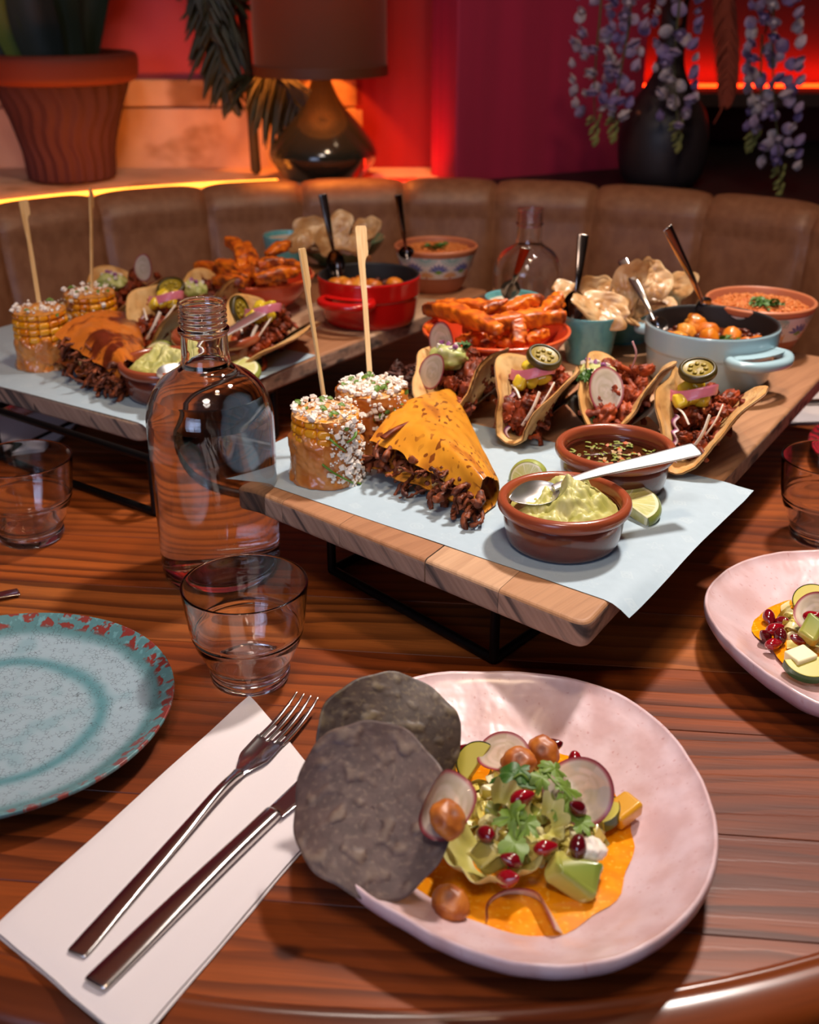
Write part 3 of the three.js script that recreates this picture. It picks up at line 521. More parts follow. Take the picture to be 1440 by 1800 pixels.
const mRedPlate = M(0xffffff, 0.4, { map: crackle(7, [190, 30, 52], [170, 20, 40], [176, 24, 44], [60, 24, 28], [150, 18, 34]), clearcoat: 0.4, clearcoatRoughness: 0.2 });
single('crackle_plate', couGeo(0.125), mRedPlate, 'crimson crackle glazed plate behind the glass at the right edge', 'plate', [0.578, 0, -1.185]);

// ---------------------------------------------------------------- napkins and cutlery
const napBump = grey(512, 512, (x, y) => 0.5 + 0.25 * Math.sin(x * 900) * Math.sin(y * 900) + 0.5 * fbm(x * 12, y * 12, 2, 3));
const mNapkin = M(0xdad0d0, 0.92, { bumpMap: napBump, bumpScale: 0.0003 });
function napkin(label, P, th, seed) {   // P: four corners, anticlockwise from the near left
  const o = V((P[0][0] + P[2][0]) / 2, 0, (P[0][2] + P[2][2]) / 2), t = thing('folded_napkin', label, 'napkin', o.toArray()), [a, b, c, d] = P.map((p) => V(...p).sub(o).setY(0));
  [[0, 0.0015, 0.002, 0], [1, 0.0038, 0.0022, 0.004]].forEach(([k, y, h, inset]) => {
    part('fold', sheet(36, 44, (u, v) => { const p = a.clone().lerp(b, u).lerp(d.clone().lerp(c, u), v), e = Math.min(u, 1 - u), f = Math.min(v, 1 - v); p.x += 0.0012 * N(v * 5, k * 3 + seed, 2) * (1 - ss(0, 0.3, e)) - (u - 0.5) * inset * (1 - k * 0.4); p.z += 0.001 * N(u * 5, k + seed, 4); p.y = y + 0.0012 * k * Math.sqrt(Math.max(0, 1 - (1 - Math.min(1, e / 0.12)) ** 2)) + 0.0007 * Math.max(0, N(u * 3 + k, v * 4, seed)) - 0.0006 * (1 - ss(0, 0.06, f)); return p; }, h, { uv: (u, v) => [u * 0.6, v], lip: 2 }), mNapkin, t);
  });
  return t;
}
napkin('white folded paper napkin under the knife and fork in front', [[-0.2421, 0, -0.4947], [-0.1421, 0, -0.4135], [-0.0456, 0, -0.605], [-0.1238, 0, -0.7318]], 0.005, 2);
napkin('white folded napkin at the far left edge, under the left board', [[-0.60, 0, -1.17], [-0.425, 0, -1.235], [-0.40, 0, -1.40], [-0.60, 0, -1.48]], 0.005, 6);
napkin('white folded napkin behind the red plate at the right edge', [[0.470, 0, -1.325], [0.62, 0, -1.335], [0.60, 0, -1.47], [0.46, 0, -1.44]], 0.005, 9);
const mSteel = M(0xc9c4c0, 0.16, { metalness: 1 }), mSteelDark = M(0x8d8884, 0.2, { metalness: 1 });
// a piece of cutlery lies along +x from the end of its handle
function fork(label, a, b, up) {
  const L = V(...b).distanceTo(V(...a)), t = thing('fork', label, 'fork'), hx = L * 0.64, tx = L * 0.80;
  part('handle', vtube([[0, 0, 0], [L * 0.12, 0.0012, 0], [L * 0.4, 0.003, 0], [L * 0.56, 0.004, 0], [hx, 0.0015, 0]], (s) => [lerp(0.0066, 0.0034, ss(0.0, 0.75, s)) + 0.0008 * ss(0.9, 1, s), lerp(0.0011, 0.0024, ss(0.2, 0.8, s))], { up: [0, 1, 0], seg: 30, radial: 16, power: 1.6, cap: 0.9 }), mSteel, t);
  const head = part('head', sheet(18, 16, (u, v) => { const w = lerp(0.0036, 0.0115, ss(0, 0.55, u)); return V(lerp(hx - 0.003, tx, u), 0.0012 - 0.0028 * ss(0, 0.6, u) + 0.0022 * (2 * v - 1) ** 2 * ss(0, 0.6, u), (2 * v - 1) * w); }, 0.0016, { lip: 1.2 }), mSteel, t);
  for (let k = 0; k < 4; k++) { const z = (k - 1.5) * 0.0063; part('tine', vtube([[tx - 0.003, -0.0008, z], [lerp(tx, L, 0.4), -0.0016, z], [lerp(tx, L, 0.8), 0.0008, z * 0.97], [L, 0.0036, z * 0.95]], (s) => [lerp(0.0021, 0.0007, s), lerp(0.0010, 0.0007, s)], { up: [0, 1, 0], seg: 14, radial: 10, power: 1.4 }), mSteel, head); }
  return aim(t, a, b, up);
}
function knife(label, a, b, up) {
  const L = V(...b).distanceTo(V(...a)), t = thing('knife', label, 'knife'), hx = L * 0.60;
  part('handle', vtube([[0, 0, 0], [hx * 0.5, 0.001, 0], [hx, 0, 0]], (s) => [lerp(0.0080, 0.0058, ss(0, 0.9, s)), lerp(0.0021, 0.0034, ss(0, 0.85, s))], { up: [0, 1, 0], seg: 30, radial: 18, power: 1.7, cap: 0.9 }), mSteel, t);
  part('blade', sheet(30, 12, (u, v) => V(lerp(hx - 0.001, L, u), 0.0003, lerp(-0.0052, 0.0050 + 0.0052 * Math.sin(Math.PI * Math.min(1, 0.15 + u * 0.75)), v) * (1 - 0.9 * ss(0.82, 1, u) * (1 - v * 0.2)) - 0.0018 * ss(0.7, 1, u)), (u, v) => lerp(0.0019, 0.0007, v)), mSteel, t);
  return aim(t, a, b, up);
}
fork('steel fork beside the knife on the front napkin', [-0.1862, 0.0075, -0.4714], [-0.0768, 0.0095, -0.7187], [0, 1, 0]);
knife('steel table knife, its blade hidden under the dark tostadas', [-0.1704, 0.0082, -0.4493], [-0.0329, 0.012, -0.6811], [0, 1, 0]);
fork('steel fork of which only the handle end shows, far left edge', [-0.3512, 0.003, -0.8965], [-0.4853, 0.003, -0.8182], [0, 1, 0]);
fork('dark fork on the napkin at the far left edge', [-0.66, 0.007, -1.465], [-0.47, 0.007, -1.345], [0, 1, 0]);
knife('steel knife across the napkin behind the red plate', [0.475, 0.008, -1.385], [0.66, 0.008, -1.40], [0, 1, 0]);

// ---------------------------------------------------------------- lamp, plants and vase on the ledge
const LEDGE = 0.1635;
const mLeafDark = M(0x1d2414, 0.5), mLeafGreen = M(0x4c5a16, 0.55);
{ // lamp with a teardrop base of smoked glass and a drum shade
  const t = thing('table_lamp', 'table lamp with a smoked teardrop base and bronze drum shade on the ledge', 'lamp', [-0.162, LEDGE, -2.222]);
  t.scale.setScalar(1.02);
  part('base', lathe([[0.001, 0], [0.072, 0, 0.004], [0.076, 0.004, 0.004], [0.098, 0.032, 0.03], [0.100, 0.052, 0.02], [0.070, 0.092, 0.03], [0.038, 0.125, 0.03], [0.0165, 0.168, 0.03], [0.014, 0.20, 0.004], [0.001, 0.20]], 64), M(0x2c2a20, 0.14, { clearcoat: 0.5, clearcoatRoughness: 0.1 }), t);
  part('stem', lathe([[0.001, 0.198], [0.011, 0.198, 0.002], [0.0115, 0.23, 0.002], [0.006, 0.233], [0.006, 0.33], [0.001, 0.33]], 24), M(0x2a1c12, 0.3, { metalness: 0.9 }), t);
  part('bulb', lathe([[0.001, 0.325], [0.014, 0.33, 0.004], [0.03, 0.36, 0.02], [0.024, 0.385, 0.012], [0.001, 0.392]], 24), M(0xffe0b0, 0.4, { emissive: 0xff7a28, emissiveIntensity: 9 }), t);
  part('shade', lathe([[0.117, 0.185], [0.1185, 0.185, 0.0005], [0.1185, 0.47, 0.0005], [0.117, 0.47, 0.0005], [0.117, 0.185]], 72), M(0x68340c, 0.85, { transmission: 0.44, thickness: 0 }), t);
  part('trim_band', lathe([[0.1165, 0.178], [0.1205, 0.178, 0.001], [0.1205, 0.196, 0.001], [0.1165, 0.196, 0.001], [0.1165, 0.178]], 72), M(0x5a2c14, 0.6), t);
  const l = new THREE.PointLight(0xff8a30, 0.8, 0, 2); l.position.set(-0.162, LEDGE + 0.365, -2.222); l.shadow.radius = 1; l.castShadow = true; scene.add(l);
}
{ // pot with an agave-like plant
  const t = thing('potted_agave', 'dark leaved plant in an orange rimmed crimson pot on the plaster ledge', 'potted plant', [-0.632, LEDGE, -2.2]);
  const NA = 24, pot = new THREE.LatheGeometry(rprof([[0.001, 0], [0.070, 0, 0.004], [0.078, 0.006, 0.004], [0.082, 0.06, 0.02], [0.103, 0.13, 0.04], [0.122, 0.178, 0.01], [0.118, 0.18], [0.001, 0.18]], 6), NA * 6);
  warp(pot, (v) => { const a = Math.atan2(v.z, v.x), k = Math.sin(NA * a + Math.sin(v.y * 60) * 1.6), r = Math.hypot(v.x, v.z), d = r > 0.02 && v.y > 0.004 && v.y < 0.176 ? 0.003 * k : 0; v.x += d * Math.cos(a); v.z += d * Math.sin(a); return v; });
  part('pot', pot, M(0x32101c, 0.85), t);
  part('pot_rim', lathe([[0.115, 0.172], [0.128, 0.172, 0.004], [0.138, 0.18, 0.008], [0.141, 0.215, 0.012], [0.134, 0.222, 0.006], [0.122, 0.222, 0.004], [0.118, 0.20, 0.004], [0.115, 0.172]], 72), M(0x5e1e0a, 0.75), t);
  part('soil', disc(8, 40, (r, a) => V(0.117 * r * Math.cos(a), 0.208 + 0.004 * N(r * 6 * Math.cos(a), r * 6 * Math.sin(a), 1), 0.117 * r * Math.sin(a)), 0.004), M(0x3b4046, 0.9), t);
  const leaf = (pts, w, m, up) => part('leaf', sheet(28, 10, (u, v) => { const c = new THREE.CatmullRomCurve3(pts.map((p) => V(...p))), p = c.getPoint(u), tn = c.getTangent(u), s = V(...up).cross(tn).normalize(), k = 2 * v - 1, ww = w * (0.55 + 0.9 * Math.sin(Math.PI * Math.min(1, u * 0.72 + 0.2))) * (1 - Math.pow(u, 4) * 0.97); return p.addScaledVector(s, k * ww).addScaledVector(tn.cross(s), 0.35 * ww * (k * k)); }, 0.006), m, t);
  leaf([[-0.03, 0.2, 0.01], [-0.045, 0.32, 0.02], [-0.05, 0.5, 0.04]], 0.026, mLeafDark, [0, 0, 1]);
  leaf([[0.02, 0.2, 0.02], [0.012, 0.3, 0.03], [0.045, 0.42, 0.04], [0.11, 0.52, 0.05]], 0.034, mLeafDark, [0, 0, 1]);
  leaf([[-0.01, 0.2, 0.03], [-0.02, 0.31, 0.05], [-0.01, 0.52, 0.06]], 0.030, M(0x18201c, 0.5), [0, 0, 1]);
  leaf([[-0.055, 0.205, 0.03], [-0.072, 0.29, 0.05], [-0.085, 0.44, 0.07]], 0.017, mLeafGreen, [0, 0, 1]);
  leaf([[-0.07, 0.205, -0.03], [-0.13, 0.30, -0.03], [-0.18, 0.46, 0]], 0.028, mLeafDark, [0, 0, 1]);
  leaf([[0.04, 0.205, -0.02], [0.12, 0.43, -0.02], [0.20, 0.46, 0.0], [0.245, 0.38, 0.01], [0.268, 0.272, 0.015]], 0.024, mLeafDark, [0, 0.3, 1]);
}
{ // palm behind the lamp, its fronds hanging to the left
  const t = thing('palm_plant', 'dark feathery palm drooping on the left behind the lamp', 'plant', [-0.315, LEDGE, -2.26]);
  part('stem', vtube([[0.02, 0, 0], [0.015, 0.2, 0], [0, 0.4, 0.005], [-0.02, 0.52, 0.01]], (s) => lerp(0.010, 0.006, s), { seg: 12 }), M(0x2a2216, 0.7), t);
  const frond = (pts, n, L, seed) => {
    const c = new THREE.CatmullRomCurve3(pts.map((p) => V(...p))), r = rng(seed), f = part('frond', vtube(pts, (s) => lerp(0.004, 0.0012, s), { seg: 20, radial: 6 }), mLeafDark, t), g = [];
    for (let i = 0; i < n; i++) for (const s of [-1, 1]) { const u = 0.12 + 0.88 * i / n, p = c.getPoint(u), tn = c.getTangent(u), len = L * (0.55 + 0.5 * r()) * Math.sin(Math.PI * (0.2 + 0.72 * u)), side = V(s * 0.75, -0.25 - 0.5 * r(), 0.35 * (r() - 0.4)); const d = tn.clone().multiplyScalar(0.75).add(side).normalize(), q = p.clone().addScaledVector(d, len * 0.55).add(V(0, -0.004, 0)), e = p.clone().addScaledVector(d, len).add(V(0, -len * 0.22, 0)); g.push(vtube([p, q, e], (k) => [0.0055 * Math.sin(Math.PI * (0.12 + 0.86 * k)) + 0.0004, 0.0006], { seg: 5, radial: 4, up: [0.2, 0.3, 1] })); }
    part('leaflets', merge(g), r() < 0.5 ? mLeafDark : M(0x2c3420, 0.55), f).userData.kind = 'stuff';
  };
  frond([[-0.02, 0.52, 0.01], [-0.03, 0.48, 0.03], [-0.045, 0.38, 0.05], [-0.04, 0.25, 0.06]], 40, 0.115, 1);
  frond([[-0.02, 0.52, 0.01], [-0.04, 0.55, 0.03], [-0.07, 0.48, 0.04], [-0.075, 0.38, 0.05]], 36, 0.11, 2);
  frond([[0.015, 0.15, 0.0], [0.05, 0.185, 0.03], [0.09, 0.165, 0.05], [0.12, 0.10, 0.06]], 40, 0.115, 3);
  frond([[0.005, 0.28, 0.0], [-0.02, 0.32, 0.03], [-0.03, 0.24, 0.05], [-0.01, 0.13, 0.06]], 36, 0.1, 4);
}
const VASE = [0.457, LEDGE, -2.14];
{ const t = thing('floor_vase', 'large dark bottle shaped vase holding hanging wisteria', 'vase', VASE);
  part('body', lathe([[0.001, 0], [0.060, 0, 0.006], [0.075, 0.02, 0.02], [0.082, 0.075, 0.03], [0.074, 0.125, 0.03], [0.040, 0.168, 0.03], [0.024, 0.20, 0.02], [0.022, 0.30, 0.02], [0.028, 0.33, 0.006], [0.024, 0.333, 0.001], [0.018, 0.30, 0.01], [0.018, 0.2], [0.001, 0.19]], 64), M(0x241c1e, 0.5, { bumpMap: glazeBump, bumpScale: 0.001 }), t);
  for (const [p, s] of [[[0.074, 0.05, 0.035], 0.004], [[-0.03, 0.13, 0.062], 0.004]]) part('fleck', blob(s, 3, 0.1, 1, [1, 1, 0.3], 3), M(0x6a3018, 0.6), t, [p[0] - 0.03, p[1], p[2]]);
}
// one floret: two wings, a banner petal and a keel
const petalSheet = (w, l, bend) => sheet(6, 6, (u, v) => { const k = 2 * u - 1, s = Math.sin(Math.PI * (0.12 + 0.88 * v)) ** 0.7; return V(k * w * s, l * v, bend * v * v + 0.35 * w * k * k * s); }, 0.0006);
const petalGeos = [put(petalSheet(0.0085, 0.014, 0.006), [0, 0, 0], [0.3, 0, 0]), put(petalSheet(0.006, 0.011, -0.002), [0.002, 0, 0.002], [1.2, 0.5, 0.3]), put(petalSheet(0.006, 0.011, -0.002), [-0.002, 0, 0.002], [1.2, -0.5, -0.3])];
const floretGeo = merge([...petalGeos, put(blob(0.0042, 2, 0.1, 1, [0.8, 1.2, 1], 3), [0, 0.003, 0.005])]);
const mFlorets = [0xb8a8b6, 0xa08cac, 0x7e6a9c, 0xbeb2b8, 0x907ca4].map((c) => M(c, 0.6, { transmission: 0.25, thickness: 0 })), mBud = M(0x7a7a3c, 0.6);
function raceme(label, top, tip, n, wid, seed, profile) {
  const t = thing('wisteria_raceme', label, 'flower', top, 0, undefined), r = rng(seed), L = V(tip[0] - top[0], tip[1] - top[1], tip[2] - top[2]), at = (u) => L.clone().multiplyScalar(u).add(V(0.006 * Math.sin(u * 5 + seed), 0, 0.005 * Math.cos(u * 4)));
  part('stem', vtube([0, 0.25, 0.5, 0.75, 1].map(at), (s) => lerp(0.0022, 0.0009, s), { seg: 16, radial: 6 }), M(0x4a4a24, 0.7), t);
  for (let i = 0; i < n; i++) { const u = Math.pow((i + 0.5) / n, 0.92) * 0.86, w = wid * profile(u), a = i * 2.4 + r(), p = at(u).add(V(Math.cos(a) * w, (r() - 0.5) * 0.012, Math.sin(a) * w * 0.8)); const m = part('floret', floretGeo, mFlorets[Math.floor(r() * 5)], t, p.toArray(), [0.6 + r() - 0.5, -a + Math.PI / 2 + (r() - 0.5), (r() - 0.5) * 1.2]); m.scale.setScalar(1.0 + 0.6 * r()); }
  for (let i = 0; i < 16; i++) { const u = 0.84 + 0.16 * (i / 15), a = i * 2.4, w = 0.010 * (1 - i / 17); part('bud', budGeo, mBud, t, at(u).add(V(Math.cos(a) * w, 0, Math.sin(a) * w)).toArray(), [0, 0, 2.6 + 0.4 * Math.cos(a)]); }
}
const budGeo = put(blob(0.0036, 5, 0.1, 1, [0.7, 1.8, 0.7], 3), [0, 0.004, 0]);
const tap = (u) => 0.35 + 0.65 * Math.sin(Math.PI * (0.25 + 0.72 * u));
raceme('mauve wisteria cluster hanging left of the dark vase neck', [0.3029, 0.5311, -2.04], [0.3245, 0.2497, -2.04], 48, 0.036, 1, tap);
raceme('short mauve wisteria spray hanging close to the left of the vase', [0.3526, 0.4978, -2.02], [0.3529, 0.2568, -2.02], 30, 0.02, 7, tap);
raceme('mauve wisteria cluster hanging in front of the dark vase', [0.4309, 0.539, -2.02], [0.4579, 0.241, -2.02], 46, 0.03, 2, tap);
raceme('longest wisteria cluster, hanging at the far right beside the glow', [0.5875, 0.5227, -2.03], [0.6435, 0.1538, -2.03], 66, 0.036, 3, tap);
raceme('short wisteria spray with a brown tip left of the longest one', [0.594, 0.4202, -2.06], [0.5956, 0.2358, -2.06], 18, 0.014, 11, tap);
{ // woody branches out of the vase mouth carry the racemes above the frame
  const t = thing('wisteria_branch', 'woody wisteria branch arching out of the dark vase', 'branch', [0.452, 0.46, -2.115]), m = M(0x2a1c12, 0.8);
  part('branch', vtube([[0, -0.02, 0], [-0.037275, 0.08, 0.02], [-0.0994, 0.0378, 0.095], [-0.1491, 0.0711, 0.075]], (s) => lerp(0.0045, 0.002, s), { seg: 20, radial: 6 }), m, t);
  part('branch', vtube([[0, -0.02, 0], [-0.005275, 0.08, 0.02], [-0.0211, 0.079, 0.095]], (s) => lerp(0.0045, 0.002, s), { seg: 20, radial: 6 }), m, t);
  part('branch', vtube([[0, -0.02, 0], [0.04, 0.09, 0.03], [0.1355, 0.0627, 0.085], [0.142, -0.0398, 0.055]], (s) => lerp(0.0045, 0.002, s), { seg: 20, radial: 6 }), m, t);
  for (let i = 0; i < 9; i++) part('leaf', sheet(8, 5, (u, v) => V(0.05 * u, -0.012 * u * u, (2 * v - 1) * 0.012 * Math.sin(Math.PI * (0.08 + 0.9 * u))), 0.0006), mLeafGreen, t, [-0.09 + 0.03 * i, 0.06 + 0.012 * Math.sin(i * 3), 0.03], [0.3 * Math.sin(i * 5), i * 1.9, -0.6]);
}
{ // rust coloured dried frond between the vase and the glow
  const t = thing('dried_frond', 'rust coloured dried fern frond hanging right of the dark vase', 'dried plant', [0.47, 0.45, -2.1]), m = M(0x7a2c14, 0.8);
  const c = [[-0.01, -0.02, -0.01], [0.0, 0.06, 0.0], [0.0508, 0.0737, -0.02], [0.0797, -0.0321, -0.02], [0.0853, -0.1383, -0.02], [0.0699, -0.1792, -0.02]], g = [], cv = new THREE.CatmullRomCurve3(c.map((p) => V(...p))), r = rng(4);
  part('stem', vtube(c, (s) => lerp(0.004, 0.0012, s), { seg: 24, radial: 6 }), m, t);
  for (let i = 0; i < 60; i++) for (const k of [-1, 1]) { const u = 0.42 + 0.42 * i / 60, p = cv.getPoint(u), L = 0.045 * Math.sin(Math.PI * (0.25 + 0.7 * i / 60)), d = V(k * 0.5, -0.9, 0.3 * (r() - 0.5)).normalize(); g.push(vtube([p, p.clone().addScaledVector(d, L * 0.5).add(V(k * 0.004, 0, 0)), p.clone().addScaledVector(d, L)], (q) => [0.0026 * (1 - q * 0.7), 0.0006], { seg: 4, radial: 4, up: [0, 0, 1] })); }
  part('pinnae', merge(g), m, t).userData.kind = 'stuff';
}

// ---------------------------------------------------------------- bowls, pots and spoons on the boards
const mClay = M(0xffffff, 0.22, { map: tex(256, 256, (x, y, c) => { const k = mix3([112, 48, 30], [92, 38, 26], ss(-0.3, 0.3, fbm(x * 7, y * 5, 3, 3))); c[0] = k[0]; c[1] = k[1]; c[2] = k[2]; return c; }), clearcoat: 0.5, clearcoatRoughness: 0.1 });
const mClayRim = M(0x96482c, 0.25, { clearcoat: 0.4, clearcoatRoughness: 0.12 });
const BODY = lathe([[0.0005, 0.001], [0.030, 0.001, 0.002], [0.040, 0, 0.003], [0.0445, 0.004, 0.004], [0.0482, 0.020, 0.012], [0.0476, 0.028, 0.006], [0.0462, 0.031], [0.0440, 0.031], [0.0440, 0.025, 0.004], [0.0405, 0.009, 0.006], [0.034, 0.0055, 0.006], [0.0005, 0.005]], 72);
const LIP = lathe([[0.0462, 0.0295], [0.0505, 0.0292, 0.003], [0.0535, 0.033, 0.003], [0.0530, 0.039, 0.003], [0.0490, 0.0412, 0.003], [0.0452, 0.039, 0.003], [0.0440, 0.031, 0.002], [0.0462, 0.0295]], 72);
const clay0 = thing('terracotta_ramekin', 'glazed terracotta ramekin of guacamole on the front board', 'ramekin', [0.123, 0.0905, -0.8217]); part('body', BODY, mClay, clay0); part('lip', LIP, mClayRim, clay0);
const GU = clay0.position.toArray();
const SA = [0.1821, 0.0905, -0.9349], GU2 = [-0.2612, 0.0905, -1.1813], SA2 = [-0.225, 0.0905, -1.2914];
moveTo(copy(clay0, 'glazed terracotta ramekin of herb salsa on the front board'), SA);
moveTo(copy(clay0, 'glazed terracotta ramekin of guacamole on the left board'), GU2);
moveTo(copy(clay0, 'glazed terracotta ramekin of salsa on the left board, behind the bottle neck'), SA2);

// guacamole
const mGuac = M(0xffffff, 0.5, { vertexColors: true, clearcoat: 0.25, clearcoatRoughness: 0.3 });
function guac(label, c, seed) {
  const g = disc(46, 110, (r, a) => {
    const R = 0.0425, x = r * R * Math.cos(a), z = r * R * Math.sin(a), s = seed * 3.7, rid = 1 - Math.abs(N(x * 62 + s, z * 62, s)) * 2, fine = 1 - Math.abs(N(x * 160 + s, z * 160, s + 4)) * 2;
    const h = 0.029 + 0.017 * (1 - Math.pow(r, 2.4)) + (1 - r * r * 0.85) * (0.011 * fbm(x * 48, z * 48, s, 3) * 2 + 0.0075 * (rid - 0.5) + 0.003 * (fine - 0.5));
    return V(x, h, z);
  }, 0.002, { col: (u, v, sd, p) => { const k = fbm(p.x * 130, p.z * 130, seed, 3), m = mix3([204, 198, 124], [164, 162, 76], ss(-0.35, 0.3, k)); return mix3(m, [214, 208, 146], ss(0.040, 0.056, p.y) * 0.6); } });
  return single('guacamole', g, mGuac, label, 'dip', c);
}
guac('mound of chunky guacamole in the ramekin on the front board', GU, 1);
guac('mound of chunky guacamole in the ramekin on the left board', GU2, 2);
// herb salsa: dark oil with chopped herbs and dice floating in it
function salsa(label, c, seed) {
  const t = thing('herb_salsa', label, 'sauce', c), r = rng(seed);
  part('oil', disc(6, 60, (q, a) => V(0.0433 * q * Math.cos(a), 0.0245 + 0.0006 * q ** 6, 0.0433 * q * Math.sin(a)), 0.002), M(0x3a1c0a, 0.08, { clearcoat: 0.6, clearcoatRoughness: 0.03 }), t);
  const herbs = [], dices = [], paleD = [];
  for (let i = 0; i < 95; i++) { const a = r() * 6.28, q = 0.041 * Math.sqrt(r()), L = 0.002 + 0.006 * r(), th = r() * 6.28, p = [q * Math.cos(a), 0.0262 + 0.0012 * r(), q * Math.sin(a)]; herbs.push(vtube([[p[0], p[1], p[2]], [p[0] + L * 0.5 * Math.cos(th), p[1] + 0.0008 * r(), p[2] + L * 0.5 * Math.sin(th) + 0.0006], [p[0] + L * Math.cos(th), p[1], p[2] + L * Math.sin(th)]], [0.0009 + 0.0006 * r(), 0.0004], { seg: 4, radial: 5, up: [0, 1, 0] })); }
  for (let i = 0; i < 46; i++) { const a = r() * 6.28, q = 0.040 * Math.sqrt(r()); (i % 2 ? dices : paleD).push(put(dice(0.0028 + 0.002 * r(), 0.002, 0.0026 + 0.0018 * r(), i), [q * Math.cos(a), 0.0256 + 0.0008 * r(), q * Math.sin(a)], [0.4 * r(), r() * 6, 0.4 * r()])); }
  part('chopped_herbs', merge(herbs), M(0x8a9440, 0.45), t).userData.kind = 'stuff';
  part('diced_pepper', merge(dices), M(0xb8581a, 0.4), t).userData.kind = 'stuff';
  part('diced_onion', merge(paleD), M(0xb09060, 0.4), t).userData.kind = 'stuff';
}
salsa('brown herb salsa with chopped greens in the front board ramekin', SA, 3);
salsa('brown salsa in the left board ramekin behind the bottle neck', SA2, 4);

const mSatin = M(0xe8e6e4, 0.34, { metalness: 1 });
// spoons: along +x from the handle end
function spoon(label, a, b, up, m, o = {}) {
  const L = V(...b).distanceTo(V(...a)), bl = o.bowl ?? 0.042, bw = o.bw ?? 0.0145, hx = L - bl, t = thing('spoon', label, 'spoon'), hw = o.hw ?? 0.0068;
  part('handle', vtube([[0, 0, 0], [hx * 0.3, 0.001, 0], [hx * 0.7, 0.003, 0], [hx * 0.93, 0.0015, 0], [hx + 0.004, -0.001, 0]], (s) => [lerp(hw, hw * 0.42, ss(0.0, 0.85, s)), lerp(0.0011, 0.0016, s)], { up: [0, 1, 0], seg: 28, radial: 14, power: 1.7, cap: 0.9 }), m, t);
  part('bowl', sheet(20, 16, (u, v) => { const w = bw * Math.pow(Math.sin(Math.PI * (0.05 + 0.93 * Math.pow(u, 0.85))), 0.75), k = 2 * v - 1; return V(hx + bl * u, -0.001 - 0.0085 * Math.sin(Math.PI * clamp(u * 0.92 + 0.08)) * (1 - k * k) + 0.001 * u, k * w); }, 0.0011), m, t);
  return aim(t, a, b, up);
}
const mSpoonDark = M(0x6e625a, 0.18, { metalness: 1 });
spoon('steel spoon resting in the front guacamole over the ramekin lip', [0.2378, 0.15, -0.874], [0.0786, 0.134, -0.8091], [0, 1, 0.3], mSatin, { hw: 0.0082 });
spoon('steel spoon resting in the left guacamole behind the bottle neck', [-0.1688, 0.152, -1.3047], [-0.2558, 0.133, -1.1116], [0, 1, 0.3], mSatin, { hw: 0.0078 });

// glazed bowls and cups
const glaze = (base, alt) => M(0xffffff, 0.25, { map: tex(128, 128, (x, y, c) => { const k = mix3(base, alt, ss(-0.2, 0.35, fbm(x * 30, y * 30, 3, 3))); c[0] = k[0]; c[1] = k[1]; c[2] = k[2]; return c; }), clearcoat: 0.4, clearcoatRoughness: 0.1 });
const mTurqGlaze = glaze([104, 172, 176], [92, 156, 164]), mOrange = M(0xd2401c, 0.28, { clearcoat: 0.5, clearcoatRoughness: 0.1 }), mGreenGlaze = glaze([116, 150, 118], [96, 130, 104]);
function bowl(name, label, cat, c, R, H, b, m, rim) {   // open bowl of rim radius R, height H, foot radius b
  const t = thing(name, label, cat, c), w = 0.0028;
  part('body', lathe([[0.0005, 0.0015], [b * 0.8, 0.0015, 0.002], [b * 0.86, 0, 0.001], [b, 0, 0.0015], [b * 1.03, 0.004, 0.004], [lerp(b, R, 0.62), H * 0.45, 0.02], [R - 0.001, H - 0.003, 0.004], [R, H - 0.001, 0.001], [R - 0.001, H, 0.001], [R - w, H - 0.001, 0.001], [lerp(b, R, 0.62) - w, H * 0.46, 0.02], [b * 0.95, 0.005, 0.008], [0.0005, 0.004]], 80), m, t);
  if (rim) part('rim', lathe([[R - w - 0.0004, H - 0.004], [R + 0.0004, H - 0.004, 0.001], [R + 0.0012, H, 0.0012], [R - w * 0.5, H + 0.0012, 0.001], [R - w - 0.0006, H, 0.001], [R - w - 0.0004, H - 0.004]], 80), rim, t);
  return t;
}
const FB = [0.099, HB, -1.262], FB2 = [-0.2099, 0.09, -1.5371];
bowl('fries_bowl', 'orange red bowl of sweet potato fries on the front board', 'bowl', FB, 0.0835, 0.052, 0.038, mOrange, M(0xdc5a2c, 0.25, { clearcoat: 0.5 }));
bowl('fries_bowl', 'orange red bowl of fries on the left board behind the tacos', 'bowl', FB2, 0.080, 0.050, 0.038, mOrange, M(0xdc5a2c, 0.25, { clearcoat: 0.5 }));
const CUP = [0.2124, 0.09, -1.3064];
function cup(label, c, s, creamLabel) {
  const t = thing('dip_cup', label, 'cup', c);
  part('body', lathe([[0.0005, 0.002], [0.022, 0.002, 0.002], [0.0235, 0, 0.001], [0.026, 0.001, 0.002], [0.0305, 0.03, 0.02], [0.0352, 0.056, 0.003], [0.0348, 0.0585, 0.001], [0.0328, 0.0575, 0.001], [0.028, 0.03, 0.02], [0.0235, 0.006, 0.004], [0.0005, 0.005]], 64), mTurqGlaze, t);
  const cr = single('cream_dip', disc(16, 48, (r, a) => V(0.0315 * r * Math.cos(a), 0.050 + 0.0022 * fbm(r * 3 * Math.cos(a), r * 3 * Math.sin(a), s, 2) * (1 - r * 0.5), 0.0315 * r * Math.sin(a)), 0.003), M(0xe2cdb4, 0.35, { clearcoat: 0.3 }), creamLabel, 'dip', c);
  return t;
}
cup('small turquoise dip cup between the fries and the blue casserole', CUP, 1, 'pale cream dip in the turquoise cup beside the fries');
const CUP2 = [0.128, HB, -1.385];
cup('small turquoise dip cup half hidden behind the front fries', CUP2, 2, 'pale cream dip in the cup behind the front fries');
const CUP3 = [-0.1905, 0.09, -1.7639];
cup('small turquoise dip cup behind the fries on the left board', CUP3, 3, 'pale cream dip in the cup behind the left board fries');
